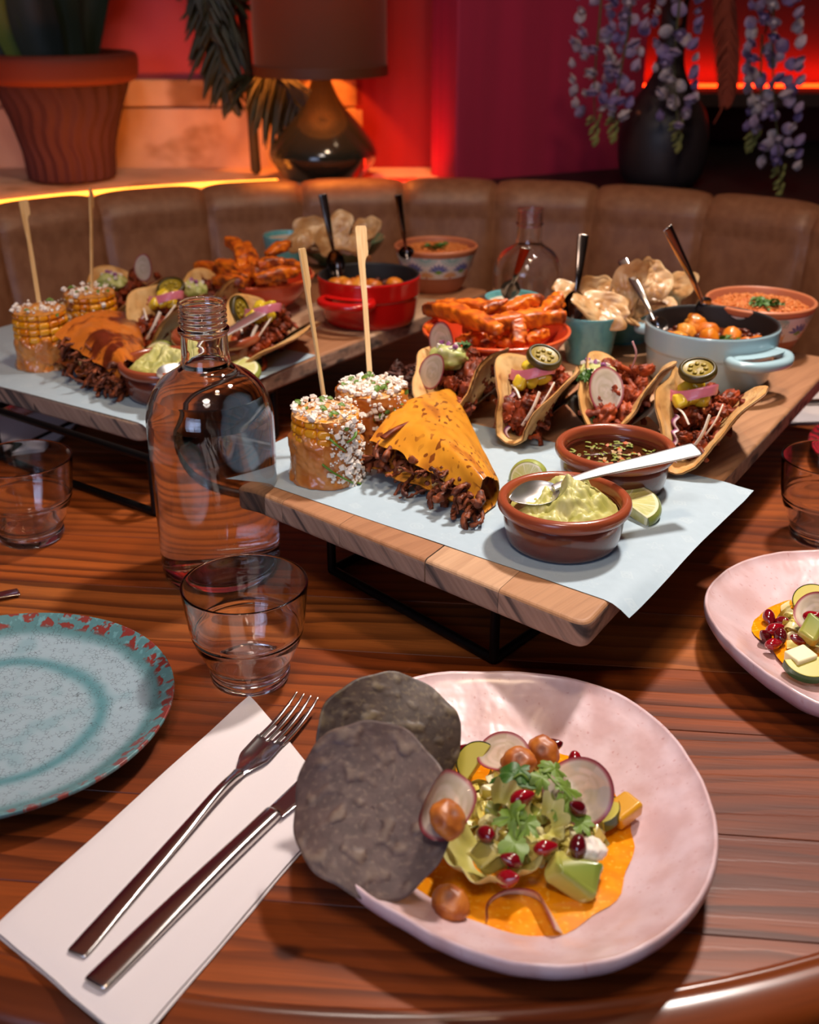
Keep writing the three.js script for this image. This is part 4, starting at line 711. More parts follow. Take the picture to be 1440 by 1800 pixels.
spoon('dark handled spoon standing in the cup beside the fries', [0.2012, 0.235, -1.3277], [0.1889, 0.138, -1.289], [0, 0.3, 1], mSpoonDark, { bowl: 0.04, bw: 0.0135, hw: 0.0062 });
spoon('dark spoon standing in the cup behind the front fries', [0.1335, 0.222, -1.3148], [CUP2[0] - 0.008, 0.143, CUP2[2]], [0, 0.3, 1], mSpoonDark, { bowl: 0.04, bw: 0.012, hw: 0.0058 });
spoon('dark spoon leaning out of the red casserole', [-0.113, 0.25, -1.5127], [-0.0944, 0.138, -1.5113], [0, 0.3, 1], mSpoonDark, { bowl: 0.04, bw: 0.012, hw: 0.0056 });
const CB = [0.2671, 0.09, -1.402], CB2 = [-0.1116, 0.09, -1.8272];
bowl('chip_bowl', 'turquoise bowl of puffed crisps behind the dip cup', 'bowl', CB, 0.068, 0.052, 0.034, mTurqGlaze);
bowl('chip_bowl', 'green bowl of puffed crisps at the back of the left board', 'bowl', CB2, 0.073, 0.042, 0.036, mGreenGlaze);

// cast iron casseroles
const mBlueEnamel = M(0xa6c6d0, 0.22, { clearcoat: 0.6, clearcoatRoughness: 0.08 }), mRedEnamel = M(0xc01410, 0.2, { clearcoat: 0.6, clearcoatRoughness: 0.08 }), mCastIron = M(0x1c1b1c, 0.6);
function casserole(label, c, R, H, m, dir, stewLabel, seed) {
  const t = thing('casserole', label, 'pot', c);
  part('body', lathe([[0.0005, 0.003], [R * 0.78, 0.002, 0.002], [R * 0.84, 0, 0.003], [R * 0.90, 0.006, 0.006], [R * 0.945, H * 0.4, 0.02], [R * 0.96, H * 0.58, 0.002], [R * 0.985, H * 0.615, 0.002], [R * 0.99, H * 0.8, 0.01], [R, H - 0.002, 0.002], [R - 0.0012, H, 0.001]], 96), m, t);
  part('lining', lathe([[R - 0.0012, H], [R - 0.0035, H + 0.0002, 0.001], [R - 0.0045, H - 0.002, 0.001], [R * 0.945 - 0.003, H * 0.55, 0.02], [R * 0.9 - 0.003, 0.01, 0.01], [0.0005, 0.006]], 96), mCastIron, t);
  for (const s of [0, Math.PI]) {
    const f = dir + s, at = (a, r, y) => [r * Math.cos(f + a), y, r * Math.sin(f + a)], y = H * 0.66;
    part('handle', merge([vtube([at(-0.46, R * 0.93, y), at(-0.43, R + 0.013, y - 0.001), at(-0.25, R + 0.022, y - 0.002), at(0, R + 0.024, y - 0.002), at(0.25, R + 0.022, y - 0.002), at(0.43, R + 0.013, y - 0.001), at(0.46, R * 0.93, y)], [0.0062, 0.0058], { seg: 40, radial: 14, up: [0, 1, 0], power: 1.25 }), sheet(16, 4, (u, v) => V(...at(lerp(-0.42, 0.42, u), lerp(R * 0.965, R + 0.012, v), y + 0.004)), 0.004)]), m, t);
  }
  // stew: dark sauce with potato and herbs
  const yS = H * 0.62, st = thing('bean_stew', stewLabel, 'stew', c), r = rng(seed), g = [];
  part('sauce', disc(20, 60, (q, a) => V((R * 0.94 - 0.004) * q * Math.cos(a), yS + 0.0025 * fbm(q * 8 * Math.cos(a), q * 8 * Math.sin(a), seed, 3), (R * 0.94 - 0.004) * q * Math.sin(a)), 0.003), M(0x6a2c0e, 0.2, { clearcoat: 0.5 }), st);
  for (let i = 0; i < 11; i++) { const a = r() * 6.28, q = R * 0.72 * Math.sqrt(r()); part('potato', blob(0.0095 + 0.004 * r(), i + seed, 0.14, 1.6, [1.2, 0.85, 1], 5), M([0xd87a18, 0xc86812, 0xe09030][i % 3], 0.4, { clearcoat: 0.3 }), st, [q * Math.cos(a), yS + 0.004, q * Math.sin(a)], [r(), r() * 6, r()]); }
  for (let i = 0; i < 70; i++) { const a = r() * 6.28, q = R * 0.85 * Math.sqrt(r()); g.push(put(blob(0.0032, i, 0.2, 1.5, [1.2, 0.8, 0.9], 2), [q * Math.cos(a), yS + 0.003, q * Math.sin(a)])); }
  part('beans', merge(g), M(0x5a2412, 0.35), st).userData.kind = 'stuff';
  return [t, st];
}
function herbTuft(label, c, n, R, seed, parentName = 'chopped_parsley') {
  const r = rng(seed), g = [];
  for (let i = 0; i < n; i++) { const a = r() * 6.28, q = R * Math.sqrt(r()), p = [q * Math.cos(a), 0.003 * r(), q * Math.sin(a)]; g.push(put(leafGeo, p, [1.2 * (r() - 0.5), r() * 6.28, 1.2 * (r() - 0.5)], 0.5 + 0.6 * r())); }
  const m = single(parentName, merge(g), M(0x4c7a1e, 0.5, { transmission: 0.25, thickness: 0 }), label, 'herb', c); m.userData.kind = 'stuff'; return m;
}
const leafGeo = sheet(8, 8, (u, v) => { const k = 2 * v - 1, w = 0.0048 * (0.5 + 0.5 * Math.abs(Math.sin(u * 9))) * Math.sin(Math.PI * (0.06 + 0.92 * u)); return V(0.011 * u, 0.0022 * Math.sin(u * 3) + 0.0012 * k * k, k * w); }, 0.0004);
const POT = [0.339, 0.09, -1.2419], POT2 = [-0.0533, 0.09, -1.4877];
casserole('pale blue cast iron casserole of stew on the front board', POT, 0.0745, 0.066, mBlueEnamel, 62 * rad, 'potato and bean stew inside the pale blue casserole', 4);
casserole('red cast iron casserole of stew on the left board', POT2, 0.0680, 0.062, mRedEnamel, 112 * rad, 'potato and bean stew inside the red casserole', 9);
herbTuft('chopped parsley on the stew in the pale blue casserole', [POT[0] + 0.012, HB + 0.046, POT[2] + 0.025], 40, 0.016, 2);
{ const m = M(0xd87a18, 0.4, { clearcoat: 0.3 }), g = blob(0.0125, 8, 0.12, 1.6, [0.9, 1.15, 0.9], 5);
  single('potato_chunk', g, m, 'tall golden potato chunk beside the parsley in the blue casserole', 'potato', [POT[0] - 0.008, HB + 0.050, POT[2] + 0.022]);
  single('potato_chunk', g, m, 'golden potato chunk at the left inside the blue casserole', 'potato', [POT[0] - 0.040, HB + 0.043, POT[2] + 0.022], [0, 1, 1.3]); }
spoon('steel spoon leaning out of the blue casserole', [0.2491, 0.205, -1.3325], [0.2879, 0.135, -1.2481], [0, 0.3, 1], mSteel, { bowl: 0.03, bw: 0.012, hw: 0.0060 });

// painted rice bowls
const bandTex = (() => {
  const W = 2048, H = 256, cv = document.createElement('canvas'); cv.width = W; cv.height = H; const x = cv.getContext('2d');
  x.fillStyle = '#dcd6d2'; x.fillRect(0, 0, W, H);
  const fan = (cx, cy, R, n, a0, a1, col, w) => { for (let i = 0; i < n; i++) { const a = lerp(a0, a1, i / (n - 1)); x.save(); x.translate(cx, cy); x.rotate(a); x.fillStyle = col; x.beginPath(); x.ellipse(R * 0.62, 0, R * 0.40, w, 0, 0, 7); x.fill(); x.restore(); } };
  const n = 9;
  for (let k = 0; k < n; k++) {
    const cx = (k + 0.5) * W / n, half = W / n / 2;
    fan(cx, 168, 92, 7, -Math.PI + 0.25, -0.25, '#4a56a0', 11); fan(cx, 172, 62, 3, -Math.PI * 0.72, -Math.PI * 0.28, '#7a86c4', 8);
    x.fillStyle = '#6a9a3a'; x.beginPath(); x.moveTo(cx, 148); x.quadraticCurveTo(cx - 34, 166, cx - 40, 186); x.quadraticCurveTo(cx - 10, 186, cx, 204); x.quadraticCurveTo(cx + 10, 186, cx + 40, 186); x.quadraticCurveTo(cx + 34, 166, cx, 148); x.fill();
    fan(cx + half, 240, 76, 7, -Math.PI + 0.2, -0.2, '#d89a5c', 9); x.fillStyle = '#c06a3a'; x.beginPath(); x.arc(cx + half, 240, 14, 0, 7); x.fill();
    fan(cx + half, 0, 92, 9, 0.25, Math.PI - 0.25, '#7ab0a8', 6); x.strokeStyle = '#7ab0a8'; x.lineWidth = 6; x.beginPath(); x.arc(cx + half, 0, 96, 0.1, Math.PI - 0.1); x.stroke();
  }
  const t = new THREE.CanvasTexture(cv); t.colorSpace = THREE.SRGBColorSpace; t.wrapS = THREE.RepeatWrapping; return t;
})();
const mTerra = M(0xb06848, 0.5), mTerraRim = M(0xc87850, 0.4), mBand = M(0xffffff, 0.35, { map: bandTex });
function riceBowl(label, riceLabel, c, R, H, seed, turn) {
  const t = thing('painted_bowl', label, 'bowl', c, turn), b = R * 0.56, at = (y) => lerp(b, R, Math.pow(y / H, 0.72)), w = 0.003;
  const ys = [0, 0.1, 0.25, 0.4, 0.55, 0.7, 0.85, 0.95, 1], outer = ys.map((k) => [at(k * H), k * H + (k ? 0 : 0.0)]);
  part('body', lathe([[0.0005, 0.002], [b * 0.85, 0.002, 0.001], [b * 0.9, 0, 0.001], ...outer.map(([r, y]) => [r, y, 0.0015]), [R - w * 0.5, H + 0.0015, 0.001], [R - w, H, 0.001], ...ys.slice(2, 8).reverse().map((k) => [at(k * H) - w, k * H + 0.002, 0.003]), [b * 0.7, 0.007, 0.006], [0.0005, 0.006]], 80), mTerra, t);
  const band = new THREE.LatheGeometry([0.40, 0.5, 0.6, 0.7, 0.8, 0.88].map((k) => new THREE.Vector2(at(k * H) + 0.0006, k * H)), 96);
  part('painted_band', band, mBand, t);
  part('rim', lathe([[R - w - 0.0005, H - 0.006], [at(H * 0.9) + 0.0008, H * 0.9, 0.001], [R + 0.0012, H, 0.0015], [R - w * 0.5, H + 0.0022, 0.001], [R - w - 0.0008, H, 0.001], [R - w - 0.0005, H - 0.006]], 80), mTerraRim, t);
  const rt = thing('mexican_rice', riceLabel, 'rice', c), r = rng(seed), g = [], Ri = R - 0.006;
  const top = (q) => H - 0.010 + 0.008 * (1 - q * q);
  part('mound', disc(28, 80, (q, a) => V(Ri * q * Math.cos(a), top(q) + 0.002 * fbm(q * 12 * Math.cos(a), q * 12 * Math.sin(a), seed, 3) * 2, Ri * q * Math.sin(a)), 0.003, { col: (u, v, s, p) => mix3([206, 112, 48], [180, 84, 30], ss(-0.3, 0.3, fbm(p.x * 200, p.z * 200, 3, 2))) }), M(0xffffff, 0.5, { vertexColors: true }), rt);
  for (let i = 0; i < 620; i++) { const a = r() * 6.28, q = Math.sqrt(r()) * 0.95, p = V(Ri * q * Math.cos(a), top(q) + 0.0014 * r() + 0.001, Ri * q * Math.sin(a)), th = r() * 6.28, L = 0.0035; g.push(vtube([p, p.clone().add(V(L * Math.cos(th) * 0.5, 0.001 * r(), L * 0.5 * Math.sin(th))), p.clone().add(V(L * Math.cos(th), (r() - 0.5) * 0.004, L * Math.sin(th)))], (k) => 0.0011 * Math.sin(Math.PI * (0.15 + 0.7 * k)) + 0.0002, { seg: 4, radial: 5 })); }
  part('grains', merge(g), M(0xd8823c, 0.45), rt).userData.kind = 'stuff';
  return t;
}
const RB = [0.4214, 0.09, -1.3432], RB2 = [0.0385, 0.09, -1.6554];
riceBowl('terracotta bowl with a blue fan painted band at the right of the front board', 'orange rice in the painted bowl on the front board', RB, 0.0645, 0.064, 3, 0.3);
riceBowl('terracotta bowl with a blue fan painted band behind the red casserole', 'orange rice in the painted bowl on the left board', RB2, 0.0600, 0.064, 6, 1.1);
herbTuft('chopped herbs on the rice in the front board bowl', [RB[0], HB + 0.0625, RB[2] + 0.018], 46, 0.018, 5);
herbTuft('chopped herbs on the rice in the left board bowl', [RB2[0], HB + 0.0625, RB2[2] + 0.012], 26, 0.014, 6);
spoon('bright steel spoon leaning out of the front rice bowl', [0.2831, 0.255, -1.2647], [0.3498, 0.148, -1.312], [0, 0.3, 1], mSteel, { bowl: 0.02, bw: 0.011, hw: 0.0058 });
spoon('dark spoon leaning out of the rice bowl behind the red casserole', [-0.015, 0.245, -1.5385], [-0.0031, 0.152, -1.5719], [0, 0.3, 1], mSpoonDark, { bowl: 0.02, bw: 0.011, hw: 0.0050 });

// ---------------------------------------------------------------- sweet potato fries
const fryCol = (seed) => (x, y, z, i) => { const k = fbm(x * 130 + seed, y * 130, z * 130, 3), m = mix3([236, 124, 18], [190, 78, 8], ss(-0.25, 0.3, k)); return mix3(m, [92, 30, 12], ss(0.0, 0.3, fbm(x * 60 - seed, y * 60, z * 60 + seed, 3)) * 0.85); };
const mFry = M(0xffffff, 0.42, { vertexColors: true, clearcoat: 0.12, clearcoatRoughness: 0.4 });
function fry(a, b, w, seed, label, group) {
  const A = V(...a), B = V(...b), o = A.clone().lerp(B, 0.5), r = rng(seed * 7 + 1), L = A.distanceTo(B), bend = V(r() - 0.5, 0.6 * r() - 0.1, r() - 0.5).multiplyScalar(L * 0.16);
  const P = [0, 0.25, 0.5, 0.75, 1].map((s) => A.clone().lerp(B, s).sub(o).addScaledVector(bend, Math.sin(Math.PI * s)));
  const g = vtube(P, (s) => { const k = 0.72 + 0.36 * Math.sin(Math.PI * clamp(s * 0.9 + 0.07)) + 0.16 * N(s * 5, seed, 3); return [w * k, w * 0.82 * (k + 0.12 * N(s * 6, seed, 8))]; }, { seg: 30, radial: 20, power: 3.2, twist: 0.4 + r() * 0.8, cap: 0.6 });
  warp(g, (v) => { const q = fbm(v.x * 140, v.y * 140, v.z * 140 + seed, 3), p = fbm(v.x * 140 + 9, v.y * 140, v.z * 140 + seed, 3); v.x += 0.0034 * q; v.y += 0.0034 * p; v.z += 0.003 * (q - p); return v; });
  return single('sweet_potato_fry', paint(g, fryCol(seed)), mFry, label, 'fry', o.toArray(), [0, 0, 0], group);
}
const GF = 'sweet potato fries in the front bowl', GF2 = 'sweet potato fries in the left board bowl';
{
  const named = [
    [[0.0215, 0.15, -1.3173], [0.0982, 0.158, -1.1954], 0.0105, 'thick long fry lying across the left of the front bowl'],
    [[0.0332, 0.158, -1.305], [0.1144, 0.163, -1.261], 0.0085, 'long fry on the upper left of the front fries'],
    [[0.0861, 0.158, -1.2178], [0.1741, 0.156, -1.2626], 0.0105, 'thick fry lying to the right edge of the front bowl'],
    [[0.0815, 0.166, -1.2498], [0.1106, 0.172, -1.2666], 0.006, 'short fry pointing up at the back of the front bowl'],
    [[0.1057, 0.165, -1.2487], [0.1503, 0.172, -1.2767], 0.0075, 'dark fry behind the thick right fry in the front bowl'],
    [[0.1476, 0.16, -1.2575], [0.1714, 0.176, -1.2817], 0.0078, 'bright fry sticking up at the right of the front bowl'],
    [[0.1621, 0.156, -1.2822], [0.1755, 0.166, -1.2897], 0.0065, 'dark fry tip beside the one sticking up in the front bowl'],
    [[0.1172, 0.164, -1.2332], [0.1191, 0.139, -1.2081], 0.0085, 'upright stubby fry in the middle of the front bowl'],
    [[0.1279, 0.137, -1.2279], [0.1525, 0.143, -1.2478], 0.0080, 'short fry at the lower right inside the front bowl'],
    [[0.0208, 0.14, -1.2677], [0.0394, 0.138, -1.2334], 0.0085, 'fry end at the left rim of the front bowl'],
    [[0.0942, 0.134, -1.2336], [0.1148, 0.136, -1.2225], 0.006, 'crisp flat fry end just above the front bowl rim'],
    [[0.0952, 0.142, -1.2331], [0.1146, 0.15, -1.2417], 0.0075, 'short fry left of the upright one in the front bowl'],
  ];
  named.forEach(([a, b, w, l], i) => fry(a, b, w, i + 1, l, GF));
  const r = rng(11);
  for (let i = 0; i < 20; i++) { const a = r() * 6.28, q = 0.034 * Math.sqrt(r()), y = HB + 0.020 + 0.026 * (i / 20), th = r() * 6.28, L = 0.021, x = FB[0] + q * Math.cos(a), z = FB[2] + q * Math.sin(a); fry([x - L * Math.cos(th), y, z - L * Math.sin(th)], [x + L * Math.cos(th), y + 0.008 * (r() - 0.3), z + L * Math.sin(th)], 0.0072, i + 30, 'dark fry buried in the pile of the front bowl', GF); }
  const n2 = [
    [[-0.2474, 0.178, -1.5669], [-0.2202, 0.16, -1.4886], 0.0085, 'bright fry standing up on the left board fries'],
    [[-0.2243, 0.172, -1.566], [-0.1958, 0.158, -1.4714], 0.008, 'dark fry leaning right of the bright one on the left board'],
    [[-0.1909, 0.166, -1.5293], [-0.1645, 0.176, -1.5616], 0.0075, 'curled fry sticking up at the right of the left board fries'],
    [[-0.2913, 0.148, -1.5548], [-0.2128, 0.15, -1.4675], 0.0085, 'long dark fry hanging over the left rim of its bowl'],
    [[-0.2556, 0.158, -1.5241], [-0.1777, 0.156, -1.4736], 0.009, 'long fry across the middle of the left board fries'],
    [[-0.1991, 0.152, -1.4529], [-0.1472, 0.156, -1.48], 0.0085, 'fry along the right front of the left board bowl'],
    [[-0.182, 0.16, -1.5152], [-0.1411, 0.158, -1.4973], 0.008, 'dark fry at the right of the left board bowl'],
    [[-0.2532, 0.148, -1.4696], [-0.21, 0.148, -1.4451], 0.0085, 'fry along the left front of the left board bowl'],
    [[-0.1981, 0.166, -1.4753], [-0.1639, 0.166, -1.4885], 0.0075, 'fry lying on top of the left board fries'],
  ];
  n2.forEach(([a, b, w, l], i) => fry(a, b, w, i + 60, l, GF2));
  for (let i = 0; i < 20; i++) { const a = r() * 6.28, q = 0.034 * Math.sqrt(r()), y = HB + 0.022 + 0.030 * (i / 20), th = r() * 6.28, L = 0.024, x = FB2[0] + q * Math.cos(a), z = FB2[2] + q * Math.sin(a); fry([x - L * Math.cos(th), y, z - L * Math.sin(th)], [x + L * Math.cos(th), y + 0.01 * (r() - 0.3), z + L * Math.sin(th)], 0.0075, i + 80, 'dark fry buried in the pile of the left board bowl', GF2); }
}
// ---------------------------------------------------------------- puffed crisps
const mChip = M(0xffffff, 0.35, { vertexColors: true, transmission: 0.12, thickness: 0, clearcoat: 0.2, clearcoatRoughness: 0.3 });
function chip(c, rx, ry, rot, seed, label, group) {
  const g = disc(18, 48, (r, a) => { const q = 1 + 0.16 * Math.sin(2 * a + seed) + 0.12 * Math.sin(3 * a + seed * 2) + 0.06 * Math.sin(7 * a), x = rx * r * q * Math.cos(a), y = ry * r * q * Math.sin(a), f = 24; return V(x, y, 0.007 * Math.sin(x * 42 + seed) + 0.007 * r * r * Math.cos(2 * a + seed) + 0.004 * (1 - Math.abs(N(x * f + seed, y * f, seed)) * 3) + 0.0024 * Math.abs(N(x * 120, y * 120, seed))); }, 0.0035, { col: (u, v, s, p) => { const k = fbm(p.x * 70 + seed, p.y * 70, p.z * 70, 3); return mix3([226, 190, 142], [196, 144, 88], ss(-0.3, 0.25, k)); } });
  return single('puffed_crisp', g, mChip, label, 'crisp', c, rot, group);
}
const GC = 'puffed crisps in the turquoise bowl', GC2 = 'puffed crisps in the green bowl';
chip([0.2793, 0.182, -1.3192], 0.021, 0.030, [-0.25, 0.1, -0.15], 1, 'tall rounded crisp standing at the top of the turquoise bowl', GC);
chip([0.2582, 0.18, -1.3192], 0.017, 0.034, [-0.2, -0.3, -0.5], 2, 'long crisp leaning left of the tallest one, turquoise bowl', GC);
chip([0.2261, 0.165, -1.3333], 0.028, 0.022, [-0.6, 0, 0.3], 3, 'bubbly crisp in the middle of the turquoise bowl', GC);
chip([0.198, 0.158, -1.3474], 0.032, 0.017, [-0.9, 0.1, -0.2], 4, 'flat crisp at the left end of the turquoise bowl', GC);
chip([0.2214, 0.16, -1.2872], 0.040, 0.020, [-0.7, 0.2, -0.35], 5, 'wide crisp along the front of the turquoise bowl', GC);
chip([0.2501, 0.162, -1.3104], 0.018, 0.028, [-0.4, 0.4, 0.1], 6, 'ragged crisp in front of the tall pair, turquoise bowl', GC);
chip([0.3184, 0.158, -1.3612], 0.030, 0.025, [-0.4, -0.5, 0.3], 7, 'crisp hanging out over the right rim of the turquoise bowl', GC);
chip([0.2826, 0.152, -1.3227], 0.028, 0.018, [-0.8, 0, 0.2], 8, 'crisp lying at the right front of the turquoise bowl', GC);
chip([0.2413, 0.14, -1.3113], 0.040, 0.028, [-1.4, 0, 0.2], 9, 'crisp buried at the bottom of the turquoise bowl', GC);
chip([-0.1363, 0.168, -1.6799], 0.030, 0.026, [-0.35, 0, 0.6], 10, 'pointed crisp standing at the left of the green bowl', GC2);
chip([-0.1094, 0.166, -1.6734], 0.026, 0.032, [-0.4, 0.2, -0.5], 11, 'crisp leaning beside the pointed one in the green bowl', GC2);
chip([-0.0877, 0.156, -1.682], 0.034, 0.018, [-0.9, 0.1, -0.2], 12, 'flat crisp at the front of the green bowl', GC2);
chip([-0.0629, 0.165, -1.695], 0.023, 0.024, [-0.3, -0.3, 0.1], 13, 'rounded crisp at the right of the green bowl', GC2);
chip([-0.1539, 0.155, -1.6748], 0.026, 0.018, [-0.7, 0.3, 0.3], 14, 'small crisp over the left rim of the green bowl', GC2);
chip([-0.1009, 0.14, -1.6868], 0.045, 0.030, [-1.4, 0, 0], 15, 'crisp buried at the bottom of the green bowl', GC2);

// ---------------------------------------------------------------- corn on skewers
const kernelGeo = (() => { const g = mergeVertices((() => { const q = new RoundedBoxGeometry(0.0124, 0.0086, 0.0118, 3, 0.0036); q.deleteAttribute('normal'); q.deleteAttribute('uv'); return q; })(), 1e-6); warp(g, (v) => { v.y *= v.z > 0 ? 1 : 0.8; v.x *= v.z > 0 ? 1 : 0.75; return v; }); return g; })();
const mKernel = [0xe8930c, 0xe07e08, 0xf0a31c].map((c) => M(c, 0.28, { clearcoat: 0.4, clearcoatRoughness: 0.15 }));
function cob(label, c, o) {
  const t = thing('corn_cob', label, 'corn', c, o.turn ?? 0), r = rng(o.seed), R = 0.0325 * (o.s ?? 1), H = o.H ?? 0.062;
  t.rotation.z = o.lean?.[0] ?? 0; t.rotation.x = o.lean?.[1] ?? 0;
  part('core', lathe([[0.0005, 0.0005], [R - 0.008, 0.0005, 0.002], [R - 0.006, H * 0.5, 0.01], [R - 0.008, H - 0.0005, 0.003], [0.008, H + 0.001, 0.003], [0.0005, H - 0.001]], 40), M(0xd8b060, 0.6), t);
  const nA = 15, nY = Math.round(H / 0.0078);
  for (let j = 0; j < nY; j++) for (let i = 0; i < nA; i++) { const a = (i + 0.04 * N(j, i, o.seed)) / nA * 2 * Math.PI, y = (j + 0.5) / nY * H + 0.001 * N(i, j, 3), rr = R - 0.0066 + 0.0009 * N(i * 1.3, j * 1.3, o.seed) - 0.0012 * ss(0.75, 1, j / (nY - 1)); const m = part('kernel', kernelGeo, mKernel[Math.floor(r() * 3)], t, [rr * Math.sin(a), y, rr * Math.cos(a)], [0, a, 0]); m.rotation.order = 'YXZ'; if (j === nY - 1) m.rotation.x = -0.35; }
  // creamy sauce: a lumpy skin that leaves bare the kernels where it has run off
  const cover = (a, s) => o.cover(a, s);
  const sg = sheet(120, 64, (u, v) => { const a = u * 2 * Math.PI, s = v, k = cover(a, s), n = fbm(Math.sin(a) * 2.2 + o.seed, s * 3.2, Math.cos(a) * 2.2, 3), f = ss(-0.02, 0.34, k + n * 0.9); const row = Math.abs(Math.sin(a * nA / 2)) * 0.0009; const d = lerp(-0.0042, 0.0012 + 0.0036 * Math.max(0, n) + 0.0008 * N(Math.sin(a) * 9, s * 14, Math.cos(a) * 9) + 0.002 * ss(0.2, 0, s) , f) - row; const rr = R + d - 0.0005; return V(rr * Math.sin(a), lerp(0.0006, H + 0.0004, s), rr * Math.cos(a)); }, 0.001, { wrap: true, lip: 0.6, col: (u, v, sd, p) => mix3([206, 136, 72], [186, 104, 40], ss(-0.3, 0.3, fbm(p.x * 60, p.y * 60, p.z * 60, 3))) });
  part('sauce_coat', sg, M(0xffffff, 0.25, { vertexColors: true, clearcoat: 0.5, clearcoatRoughness: 0.15 }), t);
  part('top_sauce', disc(16, 60, (q, a) => V(R * 0.93 * q * Math.cos(a), H + 0.0016 + 0.0022 * fbm(q * 5 * Math.cos(a), q * 5 * Math.sin(a), o.seed, 3) - 0.002 * q ** 4 - (o.dip ?? 0) * (1 - ss(0.1, 0.4, q)), R * 0.93 * q * Math.sin(a)), 0.0018, { col: (u, v, sd, p) => mix3([222, 178, 124], [208, 138, 62], ss(-0.2, 0.3, fbm(p.x * 80, p.z * 80, o.seed, 3) + (o.bare ?? 0))) }), M(0xffffff, 0.35, { vertexColors: true, clearcoat: 0.3 }), t);
  // crumbled cheese and chopped herbs stuck to it
  const crumb = [], herb = [], proto = [0, 1, 2, 3].map((k) => dice(1.7, 1.3, 1.5, k + 3, 0.3, 0.2)), bump = blob(1, 4, 0.3, 1.5, [1, 1, 1], 1);
  for (let i = 0; i < o.crumbs; i++) {
    const onTop = r() < o.top, s = (0.0006 + 0.0026 * r() ** 2.6);
    if (onTop) { const a = r() * 6.28, q = Math.sqrt(r()) * R * 0.95; crumb.push(put(proto[i % 4], [q * Math.cos(a), H + 0.0028 + 0.002 * r(), q * Math.sin(a)], [r() * 6, r() * 6, 0], s)); }
    else { const a = o.side + (r() + r() - 1) * o.spread, y = H * (r() ** 0.85), k = R + 0.0018; crumb.push(put(proto[i % 4], [k * Math.sin(a), y, k * Math.cos(a)], [r() * 6, r() * 6, 0], s)); }
  }
  for (let i = 0; i < (o.herbs ?? 16); i++) { const onTop = r() < 0.6, a = onTop ? r() * 6.28 : o.side + (r() + r() - 1) * 0.9, q = onTop ? Math.sqrt(r()) * R * 0.85 : R + 0.0022, y = onTop ? H + 0.004 : H * r(); herb.push(put(leafGeo, [q * Math.sin(a), y, q * Math.cos(a)], onTop ? [0.3, r() * 6, 0.2] : [1.3, a, r() * 6], 0.4 + 0.5 * r())); }
  if (crumb.length) part('cheese_crumbs', merge(crumb), M(0xf0e6da, 0.75), t).userData.kind = 'stuff';
  if (herb.length) part('chopped_herbs', merge(herb), M(0x5c7c22, 0.5), t).userData.kind = 'stuff';
  (o.shoots ?? []).forEach(([a0, y0, a1, y1]) => { const k = R + 0.0030, P = (s) => { const a = lerp(a0, a1, s); return V((k + 0.003 * Math.sin(s * 3)) * Math.sin(a), lerp(y0, y1, s), (k + 0.003 * Math.sin(s * 3)) * Math.cos(a)); }; part('herb_stem', vtube([P(0), P(0.33), P(0.66), P(1)], [0.0014, 0.0007], { seg: 12, radial: 6, up: [0, 1, 0.3] }), M(0x4e7a22, 0.45), t); });
  return t;
}
const facing = (a, c, w) => Math.cos(Math.atan2(Math.sin(a - c), Math.cos(a - c)) / w * 1.57) * (Math.abs(Math.atan2(Math.sin(a - c), Math.cos(a - c))) < w ? 1 : 0);
// angle 0 faces the camera, positive turns to the right
cob('front corn cob half, creamy sauce and crumbled cheese on its right side, with skewer', [-0.0749, 0.0905, -0.9569], { seed: 3, crumbs: 430, top: 0.42, side: 0.75, spread: 0.75, herbs: 14, cover: (a, s) => 0.25 * facing(a, 0.5, 2.2) + 0.42 * ss(0.75, 0.35, s) - 0.42 * facing(a, -0.75, 0.8) * ss(0.55, 0.85, s) - 0.25 * facing(a, 1.35, 0.3), shoots: [[-0.05, 0.026, 0.75, 0.004], [0.15, 0.050, 0.55, 0.036], [0.6, 0.044, 0.9, 0.052]] });
cob('second corn cob half behind the front one, its top covered in cheese', [-0.0357, 0.0905, -1.0211], { seed: 5, crumbs: 460, top: 0.72, side: 0.6, spread: 0.9, herbs: 26, s: 1.03, cover: (a, s) => 0.45 });
cob('leftmost corn cob half on the left board, bright bare kernels on top', [-0.4286, 0.0905, -1.2914], { seed: 8, crumbs: 70, top: 0.95, side: 1, spread: 0.6, herbs: 3, H: 0.066, dip: 0.006, bare: 0.4, cover: (a, s) => 0.5 * ss(0.62, 0.40, s) - 0.5 * ss(0.55, 0.7, s) });
cob('corn cob half behind the leftmost one on the left board', [-0.3906, 0.0905, -1.3704], { seed: 13, crumbs: 160, top: 0.55, side: -0.4, spread: 1.3, herbs: 14, H: 0.066, dip: 0.006, bare: 0.35, cover: (a, s) => 0.35 * facing(a, -1.0, 1.1) - 0.3 * ss(0.5, 0.7, s) });
const mBamboo = M(0xffffff, 0.6, { map: tex(128, 256, (x, y, c) => { const k = mix3([226, 190, 138], [206, 164, 108], ss(-0.3, 0.3, N(x * 40, y * 3, 2) + 0.5 * N(x * 90, y * 8, 5))); c[0] = k[0]; c[1] = k[1]; c[2] = k[2]; return c; }) });
